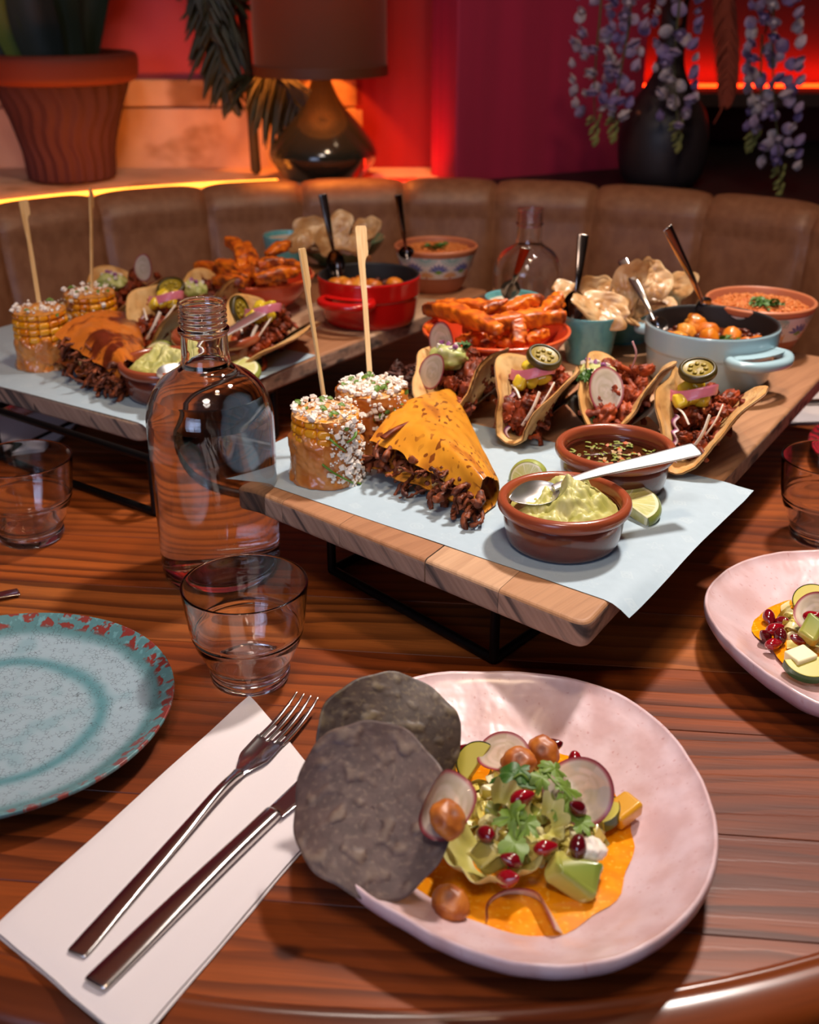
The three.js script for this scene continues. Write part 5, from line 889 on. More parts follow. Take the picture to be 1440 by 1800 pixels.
function skewer(label, foot, tip, face, w = 1) {   // paddle at the top, stepped on one side
  const L = V(...foot).distanceTo(V(...tip)), s = new THREE.Shape(), a = 0.0022 * w, b = 0.0062 * w, p = L - 0.034;
  s.moveTo(-a, 0.004); s.lineTo(0, 0); s.lineTo(a, 0.004); s.lineTo(a, p - 0.012); s.quadraticCurveTo(a, p - 0.003, a + 0.0035 * w, p); s.lineTo(b, p + 0.004); s.lineTo(b * 0.96, L - 0.002); s.quadraticCurveTo(b * 0.9, L, b * 0.7, L); s.lineTo(-b * 0.55, L); s.quadraticCurveTo(-b * 0.8, L - 0.001, -b * 0.8, L - 0.004); s.lineTo(-b * 0.62, p - 0.01); s.lineTo(-a, p - 0.05); s.closePath();
  const g = new THREE.ExtrudeGeometry(s, { depth: 0.0014, bevelEnabled: true, bevelSize: 0.0004, bevelThickness: 0.0004, bevelSegments: 2 }).translate(0, 0, -0.0007);
  setUV(g, (x, y, z) => [x * 30 + z * 60, y * 6]);
  const m = single('bamboo_skewer', g, mBamboo, label, 'skewer', foot), y = V(...tip).sub(V(...foot)).normalize(), z = V(...face).addScaledVector(y, -V(...face).dot(y)).normalize(), x = y.clone().cross(z);
  m.quaternion.setFromRotationMatrix(new THREE.Matrix4().makeBasis(x, y, z)); return m;
}
skewer('paddle skewer stuck in the front corn cob, seen nearly edge on', [-0.0796, 0.135, -1.017], [-0.0991, 0.278, -1.0475], [0.95, 0.1, 0.42], 1.0);
skewer('broad paddle skewer in the corn cob behind the front one', [-0.038, 0.135, -1.0631], [-0.0508, 0.272, -1.1829], [0.1, 0.25, 1]);
skewer('leaning paddle skewer in the leftmost corn cob', [-0.4294, 0.14, -1.2989], [-0.5033, 0.242, -1.513], [0.3, 0.2, 1], 1.02);
skewer('paddle skewer seen edge on in the second left board cob', [-0.3817, 0.145, -1.344], [-0.4298, 0.245, -1.5747], [0.95, 0.1, 0.35], 1.0);
// ---------------------------------------------------------------- quesadillas
// built round the fold edge: u along the fold, v from the lower sheet round to the upper one
const mCheese = (base, dark, lo, hi, f, st) => M(0xffffff, 0.32, { map: tex(512, 512, (x, y, c) => { const k = fbm(x * f * st, y * f, 3, 4), s = ss(0.28, 0.36, N(x * 34, y * 34, 3)) * 0.7; let m = mix3(base, [base[0] * 1.06, base[1] * 1.1, base[2] * 1.2], ss(-0.2, 0.3, fbm(x * 8, y * 8, 9, 3))); m = mix3(m, dark, ss(lo, hi, k)); m = mix3(m, [92, 34, 12], s * ss(-0.1, 0.2, k + 0.1)); c[0] = m[0]; c[1] = m[1]; c[2] = m[2]; return c; }), clearcoat: 0.3, clearcoatRoughness: 0.2 });
const mQTop = mCheese([214, 140, 36], [156, 80, 22], 0.08, 0.4, 4, 1), mQDark = mCheese([206, 112, 34], [104, 40, 16], -0.06, 0.14, 6, 0.35);
const mMeat = M(0xffffff, 0.55, { vertexColors: true, specularIntensity: 0.5, clearcoat: 0.06, clearcoatRoughness: 0.3 });
const meatCol = (a, b, s) => (x, y, z) => mix3(a, b, ss(-0.3, 0.3, fbm(x * 120 + s, y * 120, z * 120, 3)));
function rough(P, size, o) { return warp(vtube(P, size, o), (v) => { const a = N(v.x * 420, v.y * 420, v.z * 420), b = N(v.x * 420 + 7, v.y * 420, v.z * 420); v.x += 0.0011 * a; v.y += 0.0011 * b; v.z += 0.0009 * (a - b); return v; }); }
function strand(p, d, L, w, seed, r) {   // one shred of braised meat
  const q = V(...p), e = V(...d).normalize(), s = V(r() - 0.5, r() - 0.5, r() - 0.5).multiplyScalar(L * 0.55), P = [0, 0.33, 0.66, 1].map((k) => q.clone().addScaledVector(e, L * k).addScaledVector(s, Math.sin(Math.PI * k)).add(V(0, -0.12 * L * k * k, 0)));
  return rough(P, (k) => [w * (0.75 + 0.4 * N(k * 4, seed, 1)), w * (0.6 + 0.35 * N(k * 5, seed, 4))], { seg: 16, radial: 9, cap: 0.6 });
}
function quesadilla(label, A, B, C, mat, h, seed, dark) {   // A, B: ends of the fold edge on the paper; C: far corner of the open side
  const t = thing('quesadilla', label, 'quesadilla', A), a = V(0, 0, 0), b = V(...B).sub(V(...A)), c = V(...C).sub(V(...A)), r = rng(seed);
  const endW = c.clone().sub(b.clone().multiplyScalar(0.1)).setY(0).normalize().multiplyScalar(0.030);   // the blunt far end
  const mid = (u, k) => { const e = a.clone().lerp(b, u), f = c.clone().lerp(b.clone().add(endW), Math.pow(u, 1.1)); return e.lerp(f, k); };
  const upper = (u, k) => { const p = mid(u, k); p.y = h * (0.40 + 0.60 * Math.sin(Math.PI * clamp(0.16 + 0.56 * k))) * lerp(1, 0.72, u * u) - 0.013 * ss(0.7, 1.02, k) * lerp(0.4, 1.0, u) + 0.0035 * N(u * 3 + seed, k * 3, seed) + 0.0014 * N(u * 9, k * 9, seed); return p; };
  const top = sheet(48, 56, (u, v) => {
    if (v < 0.25) { const k = (0.25 - v) / 0.25 * (1.02 + 0.05 * N(u * 6, 8, seed)), p = mid(u, k); p.y = 0.002 + 0.008 * ss(0.7, 1, k) * (1 + N(u * 6, 2, seed)); return p; }
    if (v < 0.38) { const f = (v - 0.25) / 0.13 * Math.PI - Math.PI / 2, p = mid(u, 0), n = mid(u, 0).sub(mid(u, 0.3)).setY(0).normalize(), y1 = upper(u, 0).y; p.addScaledVector(n, lerp(0.013, 0.009, u) * Math.cos(f)); p.y = lerp(0.002, y1, (Math.sin(f) + 1) / 2); return p; }
    return upper(u, (v - 0.38) / 0.62 * (1 + 0.045 * N(u * 7, 3, seed)));
  }, 0.0026, { uv: (u, v) => [v * 0.8 + 0.1, u * 0.7 + 0.1] });
  part('tortilla', top, mat, t);
  const edge = part('melted_edge', sheet(40, 10, (u, v) => { const p = mid(u, 0.78 + 0.24 * v + 0.03 * N(u * 8, v, seed)); p.y = h * 0.42 - 0.010 * v + 0.003 * N(u * 7, v * 3, seed + 3); return p; }, 0.003), M(dark ? 0xa04c1c : 0xd88a2a, 0.4, { clearcoat: 0.3 }), t);
  const g = []; for (let i = 0; i < 150; i++) { const u = Math.pow(r(), 0.9) * 1.0, p = mid(u, 0.60 + 0.38 * r()); p.y = 0.005 + (h * 0.70) * r() * (1 - 0.35 * u); const out = mid(u, 1).sub(mid(u, 0)).setY(0).normalize(), along = b.clone().normalize(); const d = out.clone().multiplyScalar(0.35 + 0.6 * r()).addScaledVector(along, (r() - 0.5) * 1.6).add(V(0, (r() - 0.55) * 0.9, 0)); g.push(paint(strand(p.toArray(), d.toArray(), 0.012 + 0.014 * r(), 0.0020 + 0.0036 * r() * r(), i, r), meatCol([152, 80, 46], [74, 32, 18], i))); }
  part('shredded_beef', merge(g), mMeat, t).userData.kind = 'stuff';
  const bits = []; for (let i = 0; i < 5; i++) { const u = 0.25 + 0.5 * r(), p = mid(u, 0.9 + 0.06 * r()); bits.push(put(dice(0.009, 0.007, 0.008, i + seed, 0.2), [p.x, 0.008 + 0.018 * r(), p.z], [r(), r() * 6, r()])); }
  bits.forEach((q) => part('onion_piece', q, M(0xc89c5c, 0.3, { clearcoat: 0.3 }), t));
  return t;
}
quesadilla('front golden quesadilla wedge stuffed with shredded beef beside the corn', [0.0398, 0.091, -1.1016], [0.0722, 0.091, -0.8852], [-0.0352, 0.091, -0.9531], mQTop, 0.049, 4, false);
quesadilla('browned quesadilla wedge with dark toasted top on the left board', [-0.342, 0.091, -1.3687], [-0.2935, 0.091, -1.1874], [-0.4043, 0.091, -1.2576], mQDark, 0.056, 9, true);
{ // a scorched shred and a torn edge lie on the golden wedge
  const r = rng(21), g = vtube([[-0.0242, 0.133, -0.9422], [-0.0142, 0.137, -0.9515], [0.001, 0.138, -0.9691]], (k) => [0.0038 * (1 - 0.5 * k), 0.0016], { seg: 12, radial: 8, up: [0, 1, 0] });
  single('crisp_shred', paint(g, meatCol([150, 66, 20], [90, 32, 12], 2)), mMeat, 'crisp brown shred on top of the golden quesadilla', 'meat');
}

// ---------------------------------------------------------------- tacos in folded steel holders
const mTortilla = M(0xffffff, 0.6, { vertexColors: true, bumpMap: grey(256, 256, (x, y) => 0.5 + 0.6 * fbm(x * 22, y * 22, 3, 4)), bumpScale: 0.0012, transmission: 0.08, thickness: 0 });
const mHolder = M(0x9a9690, 0.3, { metalness: 1 });
// taco frame: the fold runs along z, its open end at +z; x across, y up; origin under the fold
function shell(Rt, tl, tr, flare, seed) {
  const rho = 0.0115;
  const cross = (s, th, fl) => { const a = Math.abs(s), arc = rho * (Math.PI / 2 - th); if (a < arc) { const f = a / rho; return [rho * Math.sin(f), rho * (1 - Math.cos(f))]; } const d = a - arc, f = Math.PI / 2 - th, x0 = rho * Math.sin(f), y0 = rho * (1 - Math.cos(f)); return [x0 + d * Math.sin(th) + fl * d * d * 6, y0 + d * Math.cos(th) - fl * d * d * 2]; };
  return disc(34, 96, (r, a) => {
    const q = Rt * (1 + 0.025 * Math.sin(3 * a + seed) + 0.018 * Math.sin(7 * a + seed * 2)), s = q * r * Math.cos(a), z = q * r * Math.sin(a), [x, y] = cross(s, s < 0 ? tl : tr, flare);
    const n = 0.0022 * fbm(s * 34 + seed, z * 34, seed, 3) * 2 + 0.003 * r * r * Math.sin(5 * a + seed) * r * r;
    return V(Math.sign(s) * x + (Math.abs(s) > 0.01 ? Math.sign(s) * n : 0), y + 0.0016 + (Math.abs(s) < 0.01 ? Math.abs(n) * 0.3 : 0), z);
  }, 0.0034, { uv: (u, v, p) => [p.z * 9 + p.y * 3, p.x * 9 + p.y * 9], col: (u, v, sd, p) => { const k = fbm(p.x * 40 + seed, p.y * 40, p.z * 40, 3); let m = mix3([230, 190, 130], [214, 160, 92], ss(-0.25, 0.3, k)); m = mix3(m, [160, 96, 42], ss(0.16, 0.42, fbm(p.x * 70, p.y * 70 + seed, p.z * 70, 3)) * 0.8); return mix3(m, [214, 150, 74], ss(0.93, 1, v) * 0.5); } });
}
function meatPile(seed, n, a, b, w, top) {
  const r = rng(seed), g = [];
  for (let i = 0; i < n; i++) { const z = lerp(-0.046, 0.045, r()), y = 0.006 + (top - 0.006) * r() * (1 - 0.5 * Math.max(0, z / 0.045)), x = (r() - 0.5) * 2 * w * (0.25 + y / top * 0.75), s = 0.0046 + 0.0056 * r() * r(); g.push(paint(put(blob(s, i + seed * 5, 0.42, 2.2, [1.4, 0.8, 1], 6), [x, y, z], [r() * 6, r() * 6, r() * 6]), meatCol(a, b, i))); if (i % 3 === 0) g.push(paint(strand([x, y, z], [r() - 0.5, r() - 0.7, r() - 0.3], 0.014 + 0.010 * r(), 0.0026 + 0.0014 * r(), i, r), meatCol(a, b, i + 3))); }
  return merge(g);
}
const mOnion = M(0xeee2d4, 0.35, { transmission: 0.25, thickness: 0, clearcoat: 0.3 }), mPine = M(0xd8b82a, 0.25, { clearcoat: 0.5, clearcoatRoughness: 0.1 }), mPickle = M(0xdc7c8e, 0.3, { transmission: 0.15, thickness: 0, clearcoat: 0.4 }), mCabbage = M(0xffffff, 0.4, { vertexColors: true, clearcoat: 0.2 });
const mJalSkin = M(0x40340a, 0.4, { clearcoat: 0.15, clearcoatRoughness: 0.3 }), mJalFlesh = M(0x8a741a, 0.4), mSeed = M(0x9a8428, 0.5);
const jalSkin = lathe([[0.0122, -0.0035], [0.0145, -0.0028, 0.002], [0.0152, 0, 0.003], [0.0143, 0.0032, 0.002], [0.0118, 0.0036, 0.001], [0.0112, 0, 0.002], [0.0122, -0.0035]], 48), jalCore = lathe([[0.0005, -0.0012], [0.0112, -0.0022, 0.001], [0.0118, 0.0024, 0.001], [0.008, 0.0014, 0.002], [0.0005, 0.002]], 40);
const jalSeeds = merge([0, 1, 2, 3, 4, 5, 6].map((i) => put(blob(0.0017, i, 0.1, 1, [1.2, 0.5, 1], 3), [0.0062 * Math.cos(i * 0.9), 0.0026, 0.0062 * Math.sin(i * 0.9)], [0, i, 0])));
function jalapeno(t, p, rot, s = 1) { const j = part('jalapeno_slice', jalSkin, mJalSkin, t, p, rot); j.scale.setScalar(s); part('flesh', jalCore, mJalFlesh, j); part('seeds', jalSeeds, mSeed, j); return j; }
const radishCol = (u, v, s, p) => { const k = mix3([236, 222, 208], [214, 200, 176], ss(-0.2, 0.3, fbm(u * 4, v * 6, 2, 2))); return mix3(k, [168, 26, 52], ss(0.90, 0.96, v)); };
const mRadish = M(0xffffff, 0.3, { vertexColors: true, transmission: 0.45, thickness: 0, clearcoat: 0.4, clearcoatRoughness: 0.15 });
const radishGeo = (R, bend, sx = 1, tw = 0) => disc(14, 48, (r, a) => { const x = R * sx * r * Math.cos(a), z = R * r * Math.sin(a), k = bend; return V(k ? Math.sin(x * k) / k : x, (k ? (1 - Math.cos(x * k)) / k : 0) + tw * x * z * 30, z); }, 0.0011, { col: radishCol });
const sprigLeaf = (L, W, seed) => disc(8, 60, (r, a) => { const b = a + 0.25 * Math.sin(2 * a + seed), lob = 0.34 + 0.50 * Math.pow(Math.abs(Math.cos(2.5 * b)), 0.8) + 0.20 * Math.abs(Math.cos(8.5 * b + seed)), x = r * lob * Math.cos(a) * L * 1.3, z = r * lob * Math.sin(a) * W; return V(x + L * 0.6, 0.002 * Math.sin(x * 240 + seed) - 26 * x * x * 0.4 + 0.0006 * Math.sin(a * 5 + seed) * r, z); }, 0.0004, { lip: 0.5 });
const mHerb = M(0x7a9a30, 0.5, { transmission: 0.3, thickness: 0 }), mHerbDark = M(0x3c6a1c, 0.5, { transmission: 0.25, thickness: 0 });
function shreds(n, seed, fn, w) { const r = rng(seed), g = []; for (let i = 0; i < n; i++) g.push(vtube(fn(r, i), [w * (0.8 + 0.5 * r()), 0.0006], { seg: 10, radial: 6, up: [r() - 0.5, 1, r() - 0.5] })); return merge(g); }
function porkTaco(label, c, turn, o) {   // red pork, pineapple, pickled onion and a jalapeno ring
  const t = thing('taco', label, 'taco', c, turn, o.group), r = rng(o.seed); t.rotation.order = 'YXZ'; t.scale.setScalar(o.s ?? 1.2); t.rotation.z = o.roll ?? 0; t.rotation.x = o.pitch ?? 0;
  part('tortilla', shell(o.R ?? 0.064, o.tl, o.tr, o.flare ?? 0.4, o.seed), mTortilla, t);
  part('pork', meatPile(o.seed, 60, [156, 62, 22], [78, 28, 10], 0.024, 0.040), mMeat, t).userData.kind = 'stuff';
  for (let i = 0; i < 5; i++) part('pineapple', dice(0.0125, 0.0095, 0.011, i + o.seed, 0.16, 0.4), mPine, t, [(-0.008 + 0.007 * (i % 3)) + 0.003 * (r() - 0.5) + (o.px ?? 0), 0.041 + 0.005 * (i > 2) + 0.003 * r(), 0.020 - 0.011 * i * 0.6], [r(), r() * 6, r()]);
  part('pickled_onion', sheet(30, 8, (u, v) => { const a = lerp(-0.5, 2.6, u); return V(0.019 * Math.cos(a) - 0.002 + (o.px ?? 0), 0.049 + 0.004 * Math.sin(u * 5) - 0.008 * (v - 0.5), 0.006 + 0.013 * Math.sin(a) + 0.003 * v); }, 0.0014), mPickle, t);
  jalapeno(t, o.jal ?? [0.004, 0.060, 0.004], o.jrot ?? [0.5, 0.2, -0.1]);
  part('onion_strip', vtube([[0.014, 0.040, 0.034], [0.012, 0.028, 0.044], [0.006, 0.015, 0.050]], [0.0021, 0.0009], { seg: 12, radial: 8, up: [1, 0, 0.4] }), mOnion, t);
  part('onion_strip', vtube([[-0.014, 0.038, 0.022], [-0.006, 0.037, 0.032], [0.000, 0.031, 0.038]], [0.0011, 0.0006], { seg: 12, radial: 8, up: [0, 1, 0] }), mOnion, t);
  part('onion_strip', vtube([[0.020, 0.043, 0.015], [0.018, 0.034, 0.030], [0.013, 0.024, 0.036]], [0.0013, 0.0007], { seg: 12, radial: 8, up: [1, 0, 0] }), mOnion, t);
  const cab = sheet(40, 6, (u, v) => { const y = lerp(0.034, 0.006, u), x = -0.0035 - Math.tan(o.tl) * y * 0.93 - 0.0025; return V(x + 0.0016 * Math.sin(u * 26) + 0.004 * v, y + 0.001 * Math.sin(u * 17), lerp(0.026, 0.053, u) + 0.002 * v); }, 0.0010, { col: (u, v) => mix3([112, 34, 92], [224, 206, 214], ss(0.25, 0.75, v)) });
  part('red_cabbage', cab, mCabbage, t);
  return t;
}
function stewTaco(label, c, turn, o) {   // saucy beef, guacamole with onion dice, radish and cress
  const t = thing('taco', label, 'taco', c, turn, o.group), r = rng(o.seed); t.rotation.order = 'YXZ'; t.scale.setScalar(o.s ?? 1.2); t.rotation.z = o.roll ?? 0; t.rotation.x = o.pitch ?? 0;
  part('tortilla', shell(0.063, o.tl, o.tr, o.flare ?? 0.5, o.seed), mTortilla, t);
  part('stewed_beef', meatPile(o.seed, 60, o.ca ?? [140, 58, 26], o.cb ?? [80, 30, 12], 0.026, 0.040), mMeat, t).userData.kind = 'stuff';
  const [gx, gy, gz] = o.g ?? [-0.012, 0.040, 0.016];
  part('guacamole', paint(blob(0.0145, o.seed, 0.22, 1.5, [1.15, 0.75, 1], 6), (x, y, z) => mix3([196, 196, 128], [140, 152, 62], ss(-0.25, 0.3, fbm(x * 150, y * 150, z * 150, 3)))), mGuac, t, [gx, gy, gz]);
  const od = []; for (let i = 0; i < 12; i++) { const a = r() * 6.28, q = 0.012 * Math.sqrt(r()); od.push(put(dice(0.0042, 0.0034, 0.004, i + o.seed, 0.2, 0.25), [gx + q * Math.cos(a), gy + 0.009 + 0.003 * r() - q * 0.3, gz + q * Math.sin(a)], [r() * 3, r() * 6, r() * 3])); }
  part('diced_onion', merge(od), mOnion, t).userData.kind = 'stuff';
  for (let i = 0; i < 3; i++) part('purple_onion', dice(0.004, 0.003, 0.004, i + 9, 0.2, 0.25), M(0x9a5a8a, 0.4), t, [gx - 0.008 + 0.008 * i, gy + 0.011, gz + 0.004 * (i - 1)], [i, i, 0]);
  (o.radish ?? []).forEach(([p, rot, R, bend, sx]) => part('radish_slice', radishGeo(R, bend, sx), mRadish, t, p, rot));
  (o.cress ?? []).forEach(([p, rot, n]) => { const g = []; for (let i = 0; i < n; i++) g.push(put(sprigLeaf(0.0045, 0.0042, i), [0, 0.0012 * i, 0], [0.4 * (r() - 0.5), i * 1.7, 0.5], 1)); part('cress', merge(g), mHerbDark, t, p, rot); });
  if (o.strand) part('onion_curl', vtube(o.strand, [0.0016, 0.0008], { seg: 14, radial: 8, up: [1, 0, 0] }), M(0xd8a0a4, 0.35, { transmission: 0.25, thickness: 0 }), t);
  return t;
}
function holder(label, pts, axis, len) {   // zigzag sheet: pts are [x, y] of its folds in a frame whose z is the taco axis
  const t = thing('taco_holder', label, 'taco holder', pts.o, pts.turn), P = pts.p.map(([x, y]) => V(x, y, 0)), rr = [], r = 0.004;
  P.forEach((p, i) => { if (!i || i === P.length - 1) { rr.push(p); return; } const A = P[i - 1].clone().sub(p).setLength(r).add(p), B = P[i + 1].clone().sub(p).setLength(r).add(p); for (let k = 0; k <= 4; k++) { const s = k / 4; rr.push(A.clone().multiplyScalar((1 - s) ** 2).addScaledVector(p, 2 * s * (1 - s)).addScaledVector(B, s * s)); } });
  const n = rr.length - 1; part('zigzag_sheet', sheet(n, 2, (u, v) => { const x = clamp(u) * n, i = Math.min(n - 1, Math.floor(x)), p = rr[i].clone().lerp(rr[i + 1], x - i); p.z = lerp(-len / 2, len / 2, v); return p; }, 0.0011, { lip: 0.3 }), mHolder, t); return t;
}
// the four on the front board, left to right
const TURN = -25 * rad;
const T1 = [0.0393, 0.0935, -1.0849], T2 = [0.1073, 0.0935, -1.0436], T3 = [0.1959, 0.0935, -1.0529], T4 = [0.2559, 0.0935, -0.9795];
const TB1 = [T1, T2, T3, T4].map((p) => [p[0] + 0.048 * Math.sin(-TURN), p[1], p[2] - 0.048 * Math.cos(TURN)]);   // fold centres, 48 mm behind the open ends
stewTaco('beef taco with radish slices and guacamole, leftmost of the front board row', TB1[0], TURN, { seed: 3, tl: 0.62, tr: 0.26, flare: 0.3, g: [-0.016, 0.046, 0.004], radish: [[[-0.019, 0.040, 0.030], [1.15, -0.1, 0.25], 0.0155, 30, 0.85], [[-0.026, 0.056, -0.006], [1.35, 0.3, 0.5], 0.017, 12, 1]], cress: [[[-0.004, 0.052, -0.004], [0, 0, 0], 4]] });
porkTaco('pork taco with pineapple and a green jalapeno slice, second from left in front', TB1[1], TURN, { seed: 6, tl: 0.25, tr: 0.42, flare: 0.3, jal: [0.007, 0.060, 0.006], jrot: [0.35, 0.3, -0.35] });
stewTaco('beef taco with one large curved radish slice, third from left in front', TB1[2], TURN, { seed: 9, tl: 0.36, tr: 0.46, flare: 0.3, ca: [170, 74, 34], cb: [104, 40, 18], g: [-0.022, 0.040, 0.012], radish: [[[-0.006, 0.036, 0.034], [1.05, 0.25, -0.5], 0.020, 26, 0.75]], cress: [[[-0.022, 0.042, 0.030], [0.6, 0, 0.4], 5], [[-0.008, 0.010, 0.050], [0.9, 0, 0], 5], [[-0.030, 0.040, 0.02], [0.3, 1, 0.6], 4]], strand: [[0.006, 0.046, 0], [0.009, 0.060, 0.002], [0.005, 0.070, 0.002]] });
porkTaco('pork taco with a dark jalapeno ring on pink onion, rightmost in front', TB1[3], TURN, { seed: 14, tl: 0.28, tr: 0.62, flare: 0.15, R: 0.068, jal: [-0.004, 0.064, 0.004], jrot: [0.32, 0.1, 0.02], px: -0.004 });
{ const O = TB1[1], c = Math.cos(TURN), s = Math.sin(TURN), loc = (p) => { const x = p[0] - O[0], z = p[2] - O[2]; return x * c - z * s; };
  const xs = TB1.map(loc), p = [[xs[0] - 0.030, 0.034]]; xs.forEach((x, i) => { p.push([x, -0.0012]); p.push([i < 3 ? (x + xs[i + 1]) / 2 : x + 0.034, 0.036]); });
  const zmid = TB1.map((q) => (q[0] - O[0]) * s + (q[2] - O[2]) * c).reduce((a, b) => a + b) / 4;
  holder('folded steel zigzag holder under the four front tacos', { o: [O[0] + zmid * s, 0.0915, O[2] + zmid * c], turn: TURN, p }, 0, 0.075); }
// the row on the left board
const TURN2 = -22 * rad, S = (x, y) => 0;
const U = [[-0.2987, 0.0935, -1.38], [-0.2575, 0.0935, -1.4529], [-0.1761, 0.0935, -1.3225]];
stewTaco('beef taco behind the corn on the left board, only its folded rim showing', [-0.3696, 0.0935, -1.492], TURN2, { seed: 23, tl: 0.5, tr: 0.6, radish: [[[0.02, 0.056, 0], [1.3, 0.2, 0.3], 0.015, 14, 1]] });
porkTaco('pork taco with pineapple and pink onion, left of the bottle neck', U[0], TURN2, { seed: 26, tl: 0.2, tr: 0.55, flare: 0.2, jal: [-0.002, 0.052, -0.012], px: 0.006 });
stewTaco('beef taco half hidden behind the bottle neck on the left board', U[1], TURN2, { seed: 29, tl: 0.16, tr: 0.4, flare: 0.2 });
porkTaco('wide open pork taco with a jalapeno slice on its wall, right of bottle neck', U[2], TURN2, { seed: 31, tl: 0.20, tr: 1.0, flare: 0.1, jal: [-0.017, 0.046, 0.012], jrot: [0.2, 0.1, -1.25], px: 0.008 });
{ const O = U[0], c = Math.cos(TURN2), s = Math.sin(TURN2), q = [[-0.3696, 0.0935, -1.492], ...U].map((p) => { const x = p[0] - O[0], z = p[2] - O[2]; return [x * c - z * s, x * s + z * c]; }).sort((a, b) => a[0] - b[0]);
  const p = [[q[0][0] - 0.03, 0.03]]; q.forEach(([x], i) => { p.push([x, -0.0012]); p.push([i < 3 ? (x + q[i + 1][0]) / 2 : x + 0.034, 0.03]); });
  const zm = q.reduce((a, b) => a + b[1], 0) / 4; holder('folded steel zigzag holder under the left board tacos', { o: [O[0] + zm * s, 0.0915, O[2] + zm * c], turn: TURN2, p }, 0, 0.075); }
// dark braised heap behind the leftmost front taco
single('braised_beef', meatPile(40, 40, [92, 46, 32], [52, 26, 20], 0.03, 0.03), mMeat, 'heap of dark braised beef behind the leftmost front taco', 'meat', [TB1[0][0] - 0.042, 0.092, TB1[0][2] - 0.03], [0, 0.6, 0]).userData.kind = 'stuff';

// ---------------------------------------------------------------- lime wedges
const limeTex = tex(256, 256, (x, y, c) => { const X = (x - 0.5) * 2, Y = (y - 0.5) * 2, d = Math.hypot(X, Y), a = Math.atan2(Y, X), seg = Math.abs(((a / (Math.PI / 4.5)) % 1 + 1) % 1 - 0.5) * 2; let k = mix3([218, 214, 150], [198, 198, 116], ss(-0.3, 0.3, fbm(d * 3, a * 9, 2, 3))); k = mix3(k, [232, 230, 190], Math.max(ss(0.86, 0.96, seg), ss(0.86, 0.93, d), 1 - ss(0.05, 0.14, d))); c[0] = k[0]; c[1] = k[1]; c[2] = k[2]; return c; });
const mLimeFlesh = M(0xffffff, 0.25, { map: limeTex, clearcoat: 0.5, clearcoatRoughness: 0.15 }), mRind = M(0x96a048, 0.35, { clearcoat: 0.3 }), mPith = M(0xe0deae, 0.5);
function lime(label, c, rot, R) {   // half slice, rind round its arc
  const t = thing('lime_wedge', label, 'lime', c), s = new THREE.Shape(); t.rotation.set(...rot); s.absarc(0, 0, R, 0, Math.PI, false); s.closePath();
  const f = new THREE.ExtrudeGeometry(s, { depth: 0.009, bevelEnabled: true, bevelSize: 0.0008, bevelThickness: 0.0008, bevelSegments: 2, curveSegments: 28 }).rotateX(-Math.PI / 2);
  part('flesh', setUV(f, (x, y, z) => [x / R / 2.05 + 0.5, z / R / 2.05 + 0.5 + (y < 0.004 ? 0.02 : 0)]), mLimeFlesh, t);
  part('rind', sheet(30, 5, (u, v) => { const k = R + 0.0008 + 0.0022 * Math.sin(Math.PI * v); return V(k * Math.cos(u * Math.PI), lerp(-0.0010, 0.0098, v), -k * Math.sin(u * Math.PI)); }, 0.0014), mRind, t); return t;
}
lime('lime wedge beside the guacamole ramekin on the front board', [0.1822, 0.0935, -0.874], [0.25, -1.0, 0.05], 0.027);
lime('small lime wedge tip behind the front guacamole ramekin', [0.109, 0.092, -0.9443], [1.0, 0.4, 0.4], 0.015);
lime('pale lime wedge right of the bottle neck on the left board', [-0.2015, 0.0935, -1.2354], [0.25, -0.9, 0.05], 0.030);
lime('small lime wedge behind the left guacamole ramekin', [-0.2929, 0.092, -1.2956], [0.9, 0.2, 0.3], 0.021);

// ---------------------------------------------------------------- tostadas
const mBlueCorn = M(0xffffff, 0.55, { vertexColors: true, bumpMap: grey(256, 256, (x, y) => 0.5 + 0.7 * fbm(x * 26, y * 26, 5, 4)), bumpScale: 0.0003 });
function tostada(label, c, n, up, rx, ry, seed, tint) {
  const g = disc(60, 180, (r, a) => { const q = 1 + 0.03 * Math.sin(2 * a + seed) + 0.022 * Math.sin(5 * a + seed) + 0.012 * Math.sin(11 * a), x = rx * r * q * Math.cos(a), z = ry * r * q * Math.sin(a), s = seed * 2.3; const blis = ss(0.0, 0.36, fbm(x * 84 + s, z * 84, s, 2)); return V(x, 0.0011 * blis + 0.0022 * fbm(x * 24 + s, z * 24, s + 5, 1) + 0.006 * Math.sin(x * 30 + seed) * r * r + 0.004 * r * r * Math.sin(3 * a + seed), z); }, 0.0022, {
    uv: (u, v, p) => [p.x * 8, p.z * 8], col: (u, v, sd, p) => { const s = seed * 2.3, b = ss(0.02, 0.38, fbm(p.x * 84 + s, p.z * 84, s, 2)), k = fbm(p.x * 110, p.z * 110, s, 3); let m = mix3(tint[0], tint[1], ss(-0.3, 0.3, k)); m = mix3(m, tint[2], b * 0.75); return mix3(m, tint[2], ss(0.24, 0.34, N(p.x * 330, p.z * 330, s)) * 0.4); } });
  const m = single('blue_corn_tostada', g, mBlueCorn, label, 'tostada', c), y = V(...n).normalize(), z = V(...up).addScaledVector(y, -V(...up).dot(y)).normalize(), x = y.clone().cross(z); m.quaternion.setFromRotationMatrix(new THREE.Matrix4().makeBasis(x, y, z)); return m;
}
tostada('dark blue corn tostada standing behind the front one in the pink bowl', [-0.0131, 0.06, -0.5976], [0.10, 0.72, 0.62], [0, -0.3, 1], 0.0465, 0.0455, 3, [[84, 68, 58], [66, 52, 46], [128, 112, 82]]);
tostada('dark blue corn tostada leaning over the left rim of the pink bowl', [-0.0218, 0.058, -0.5338], [0.02, 0.80, 0.55], [0.1, -0.3, 1], 0.0465, 0.0540, 7, [[94, 72, 66], [78, 58, 54], [132, 110, 92]]);

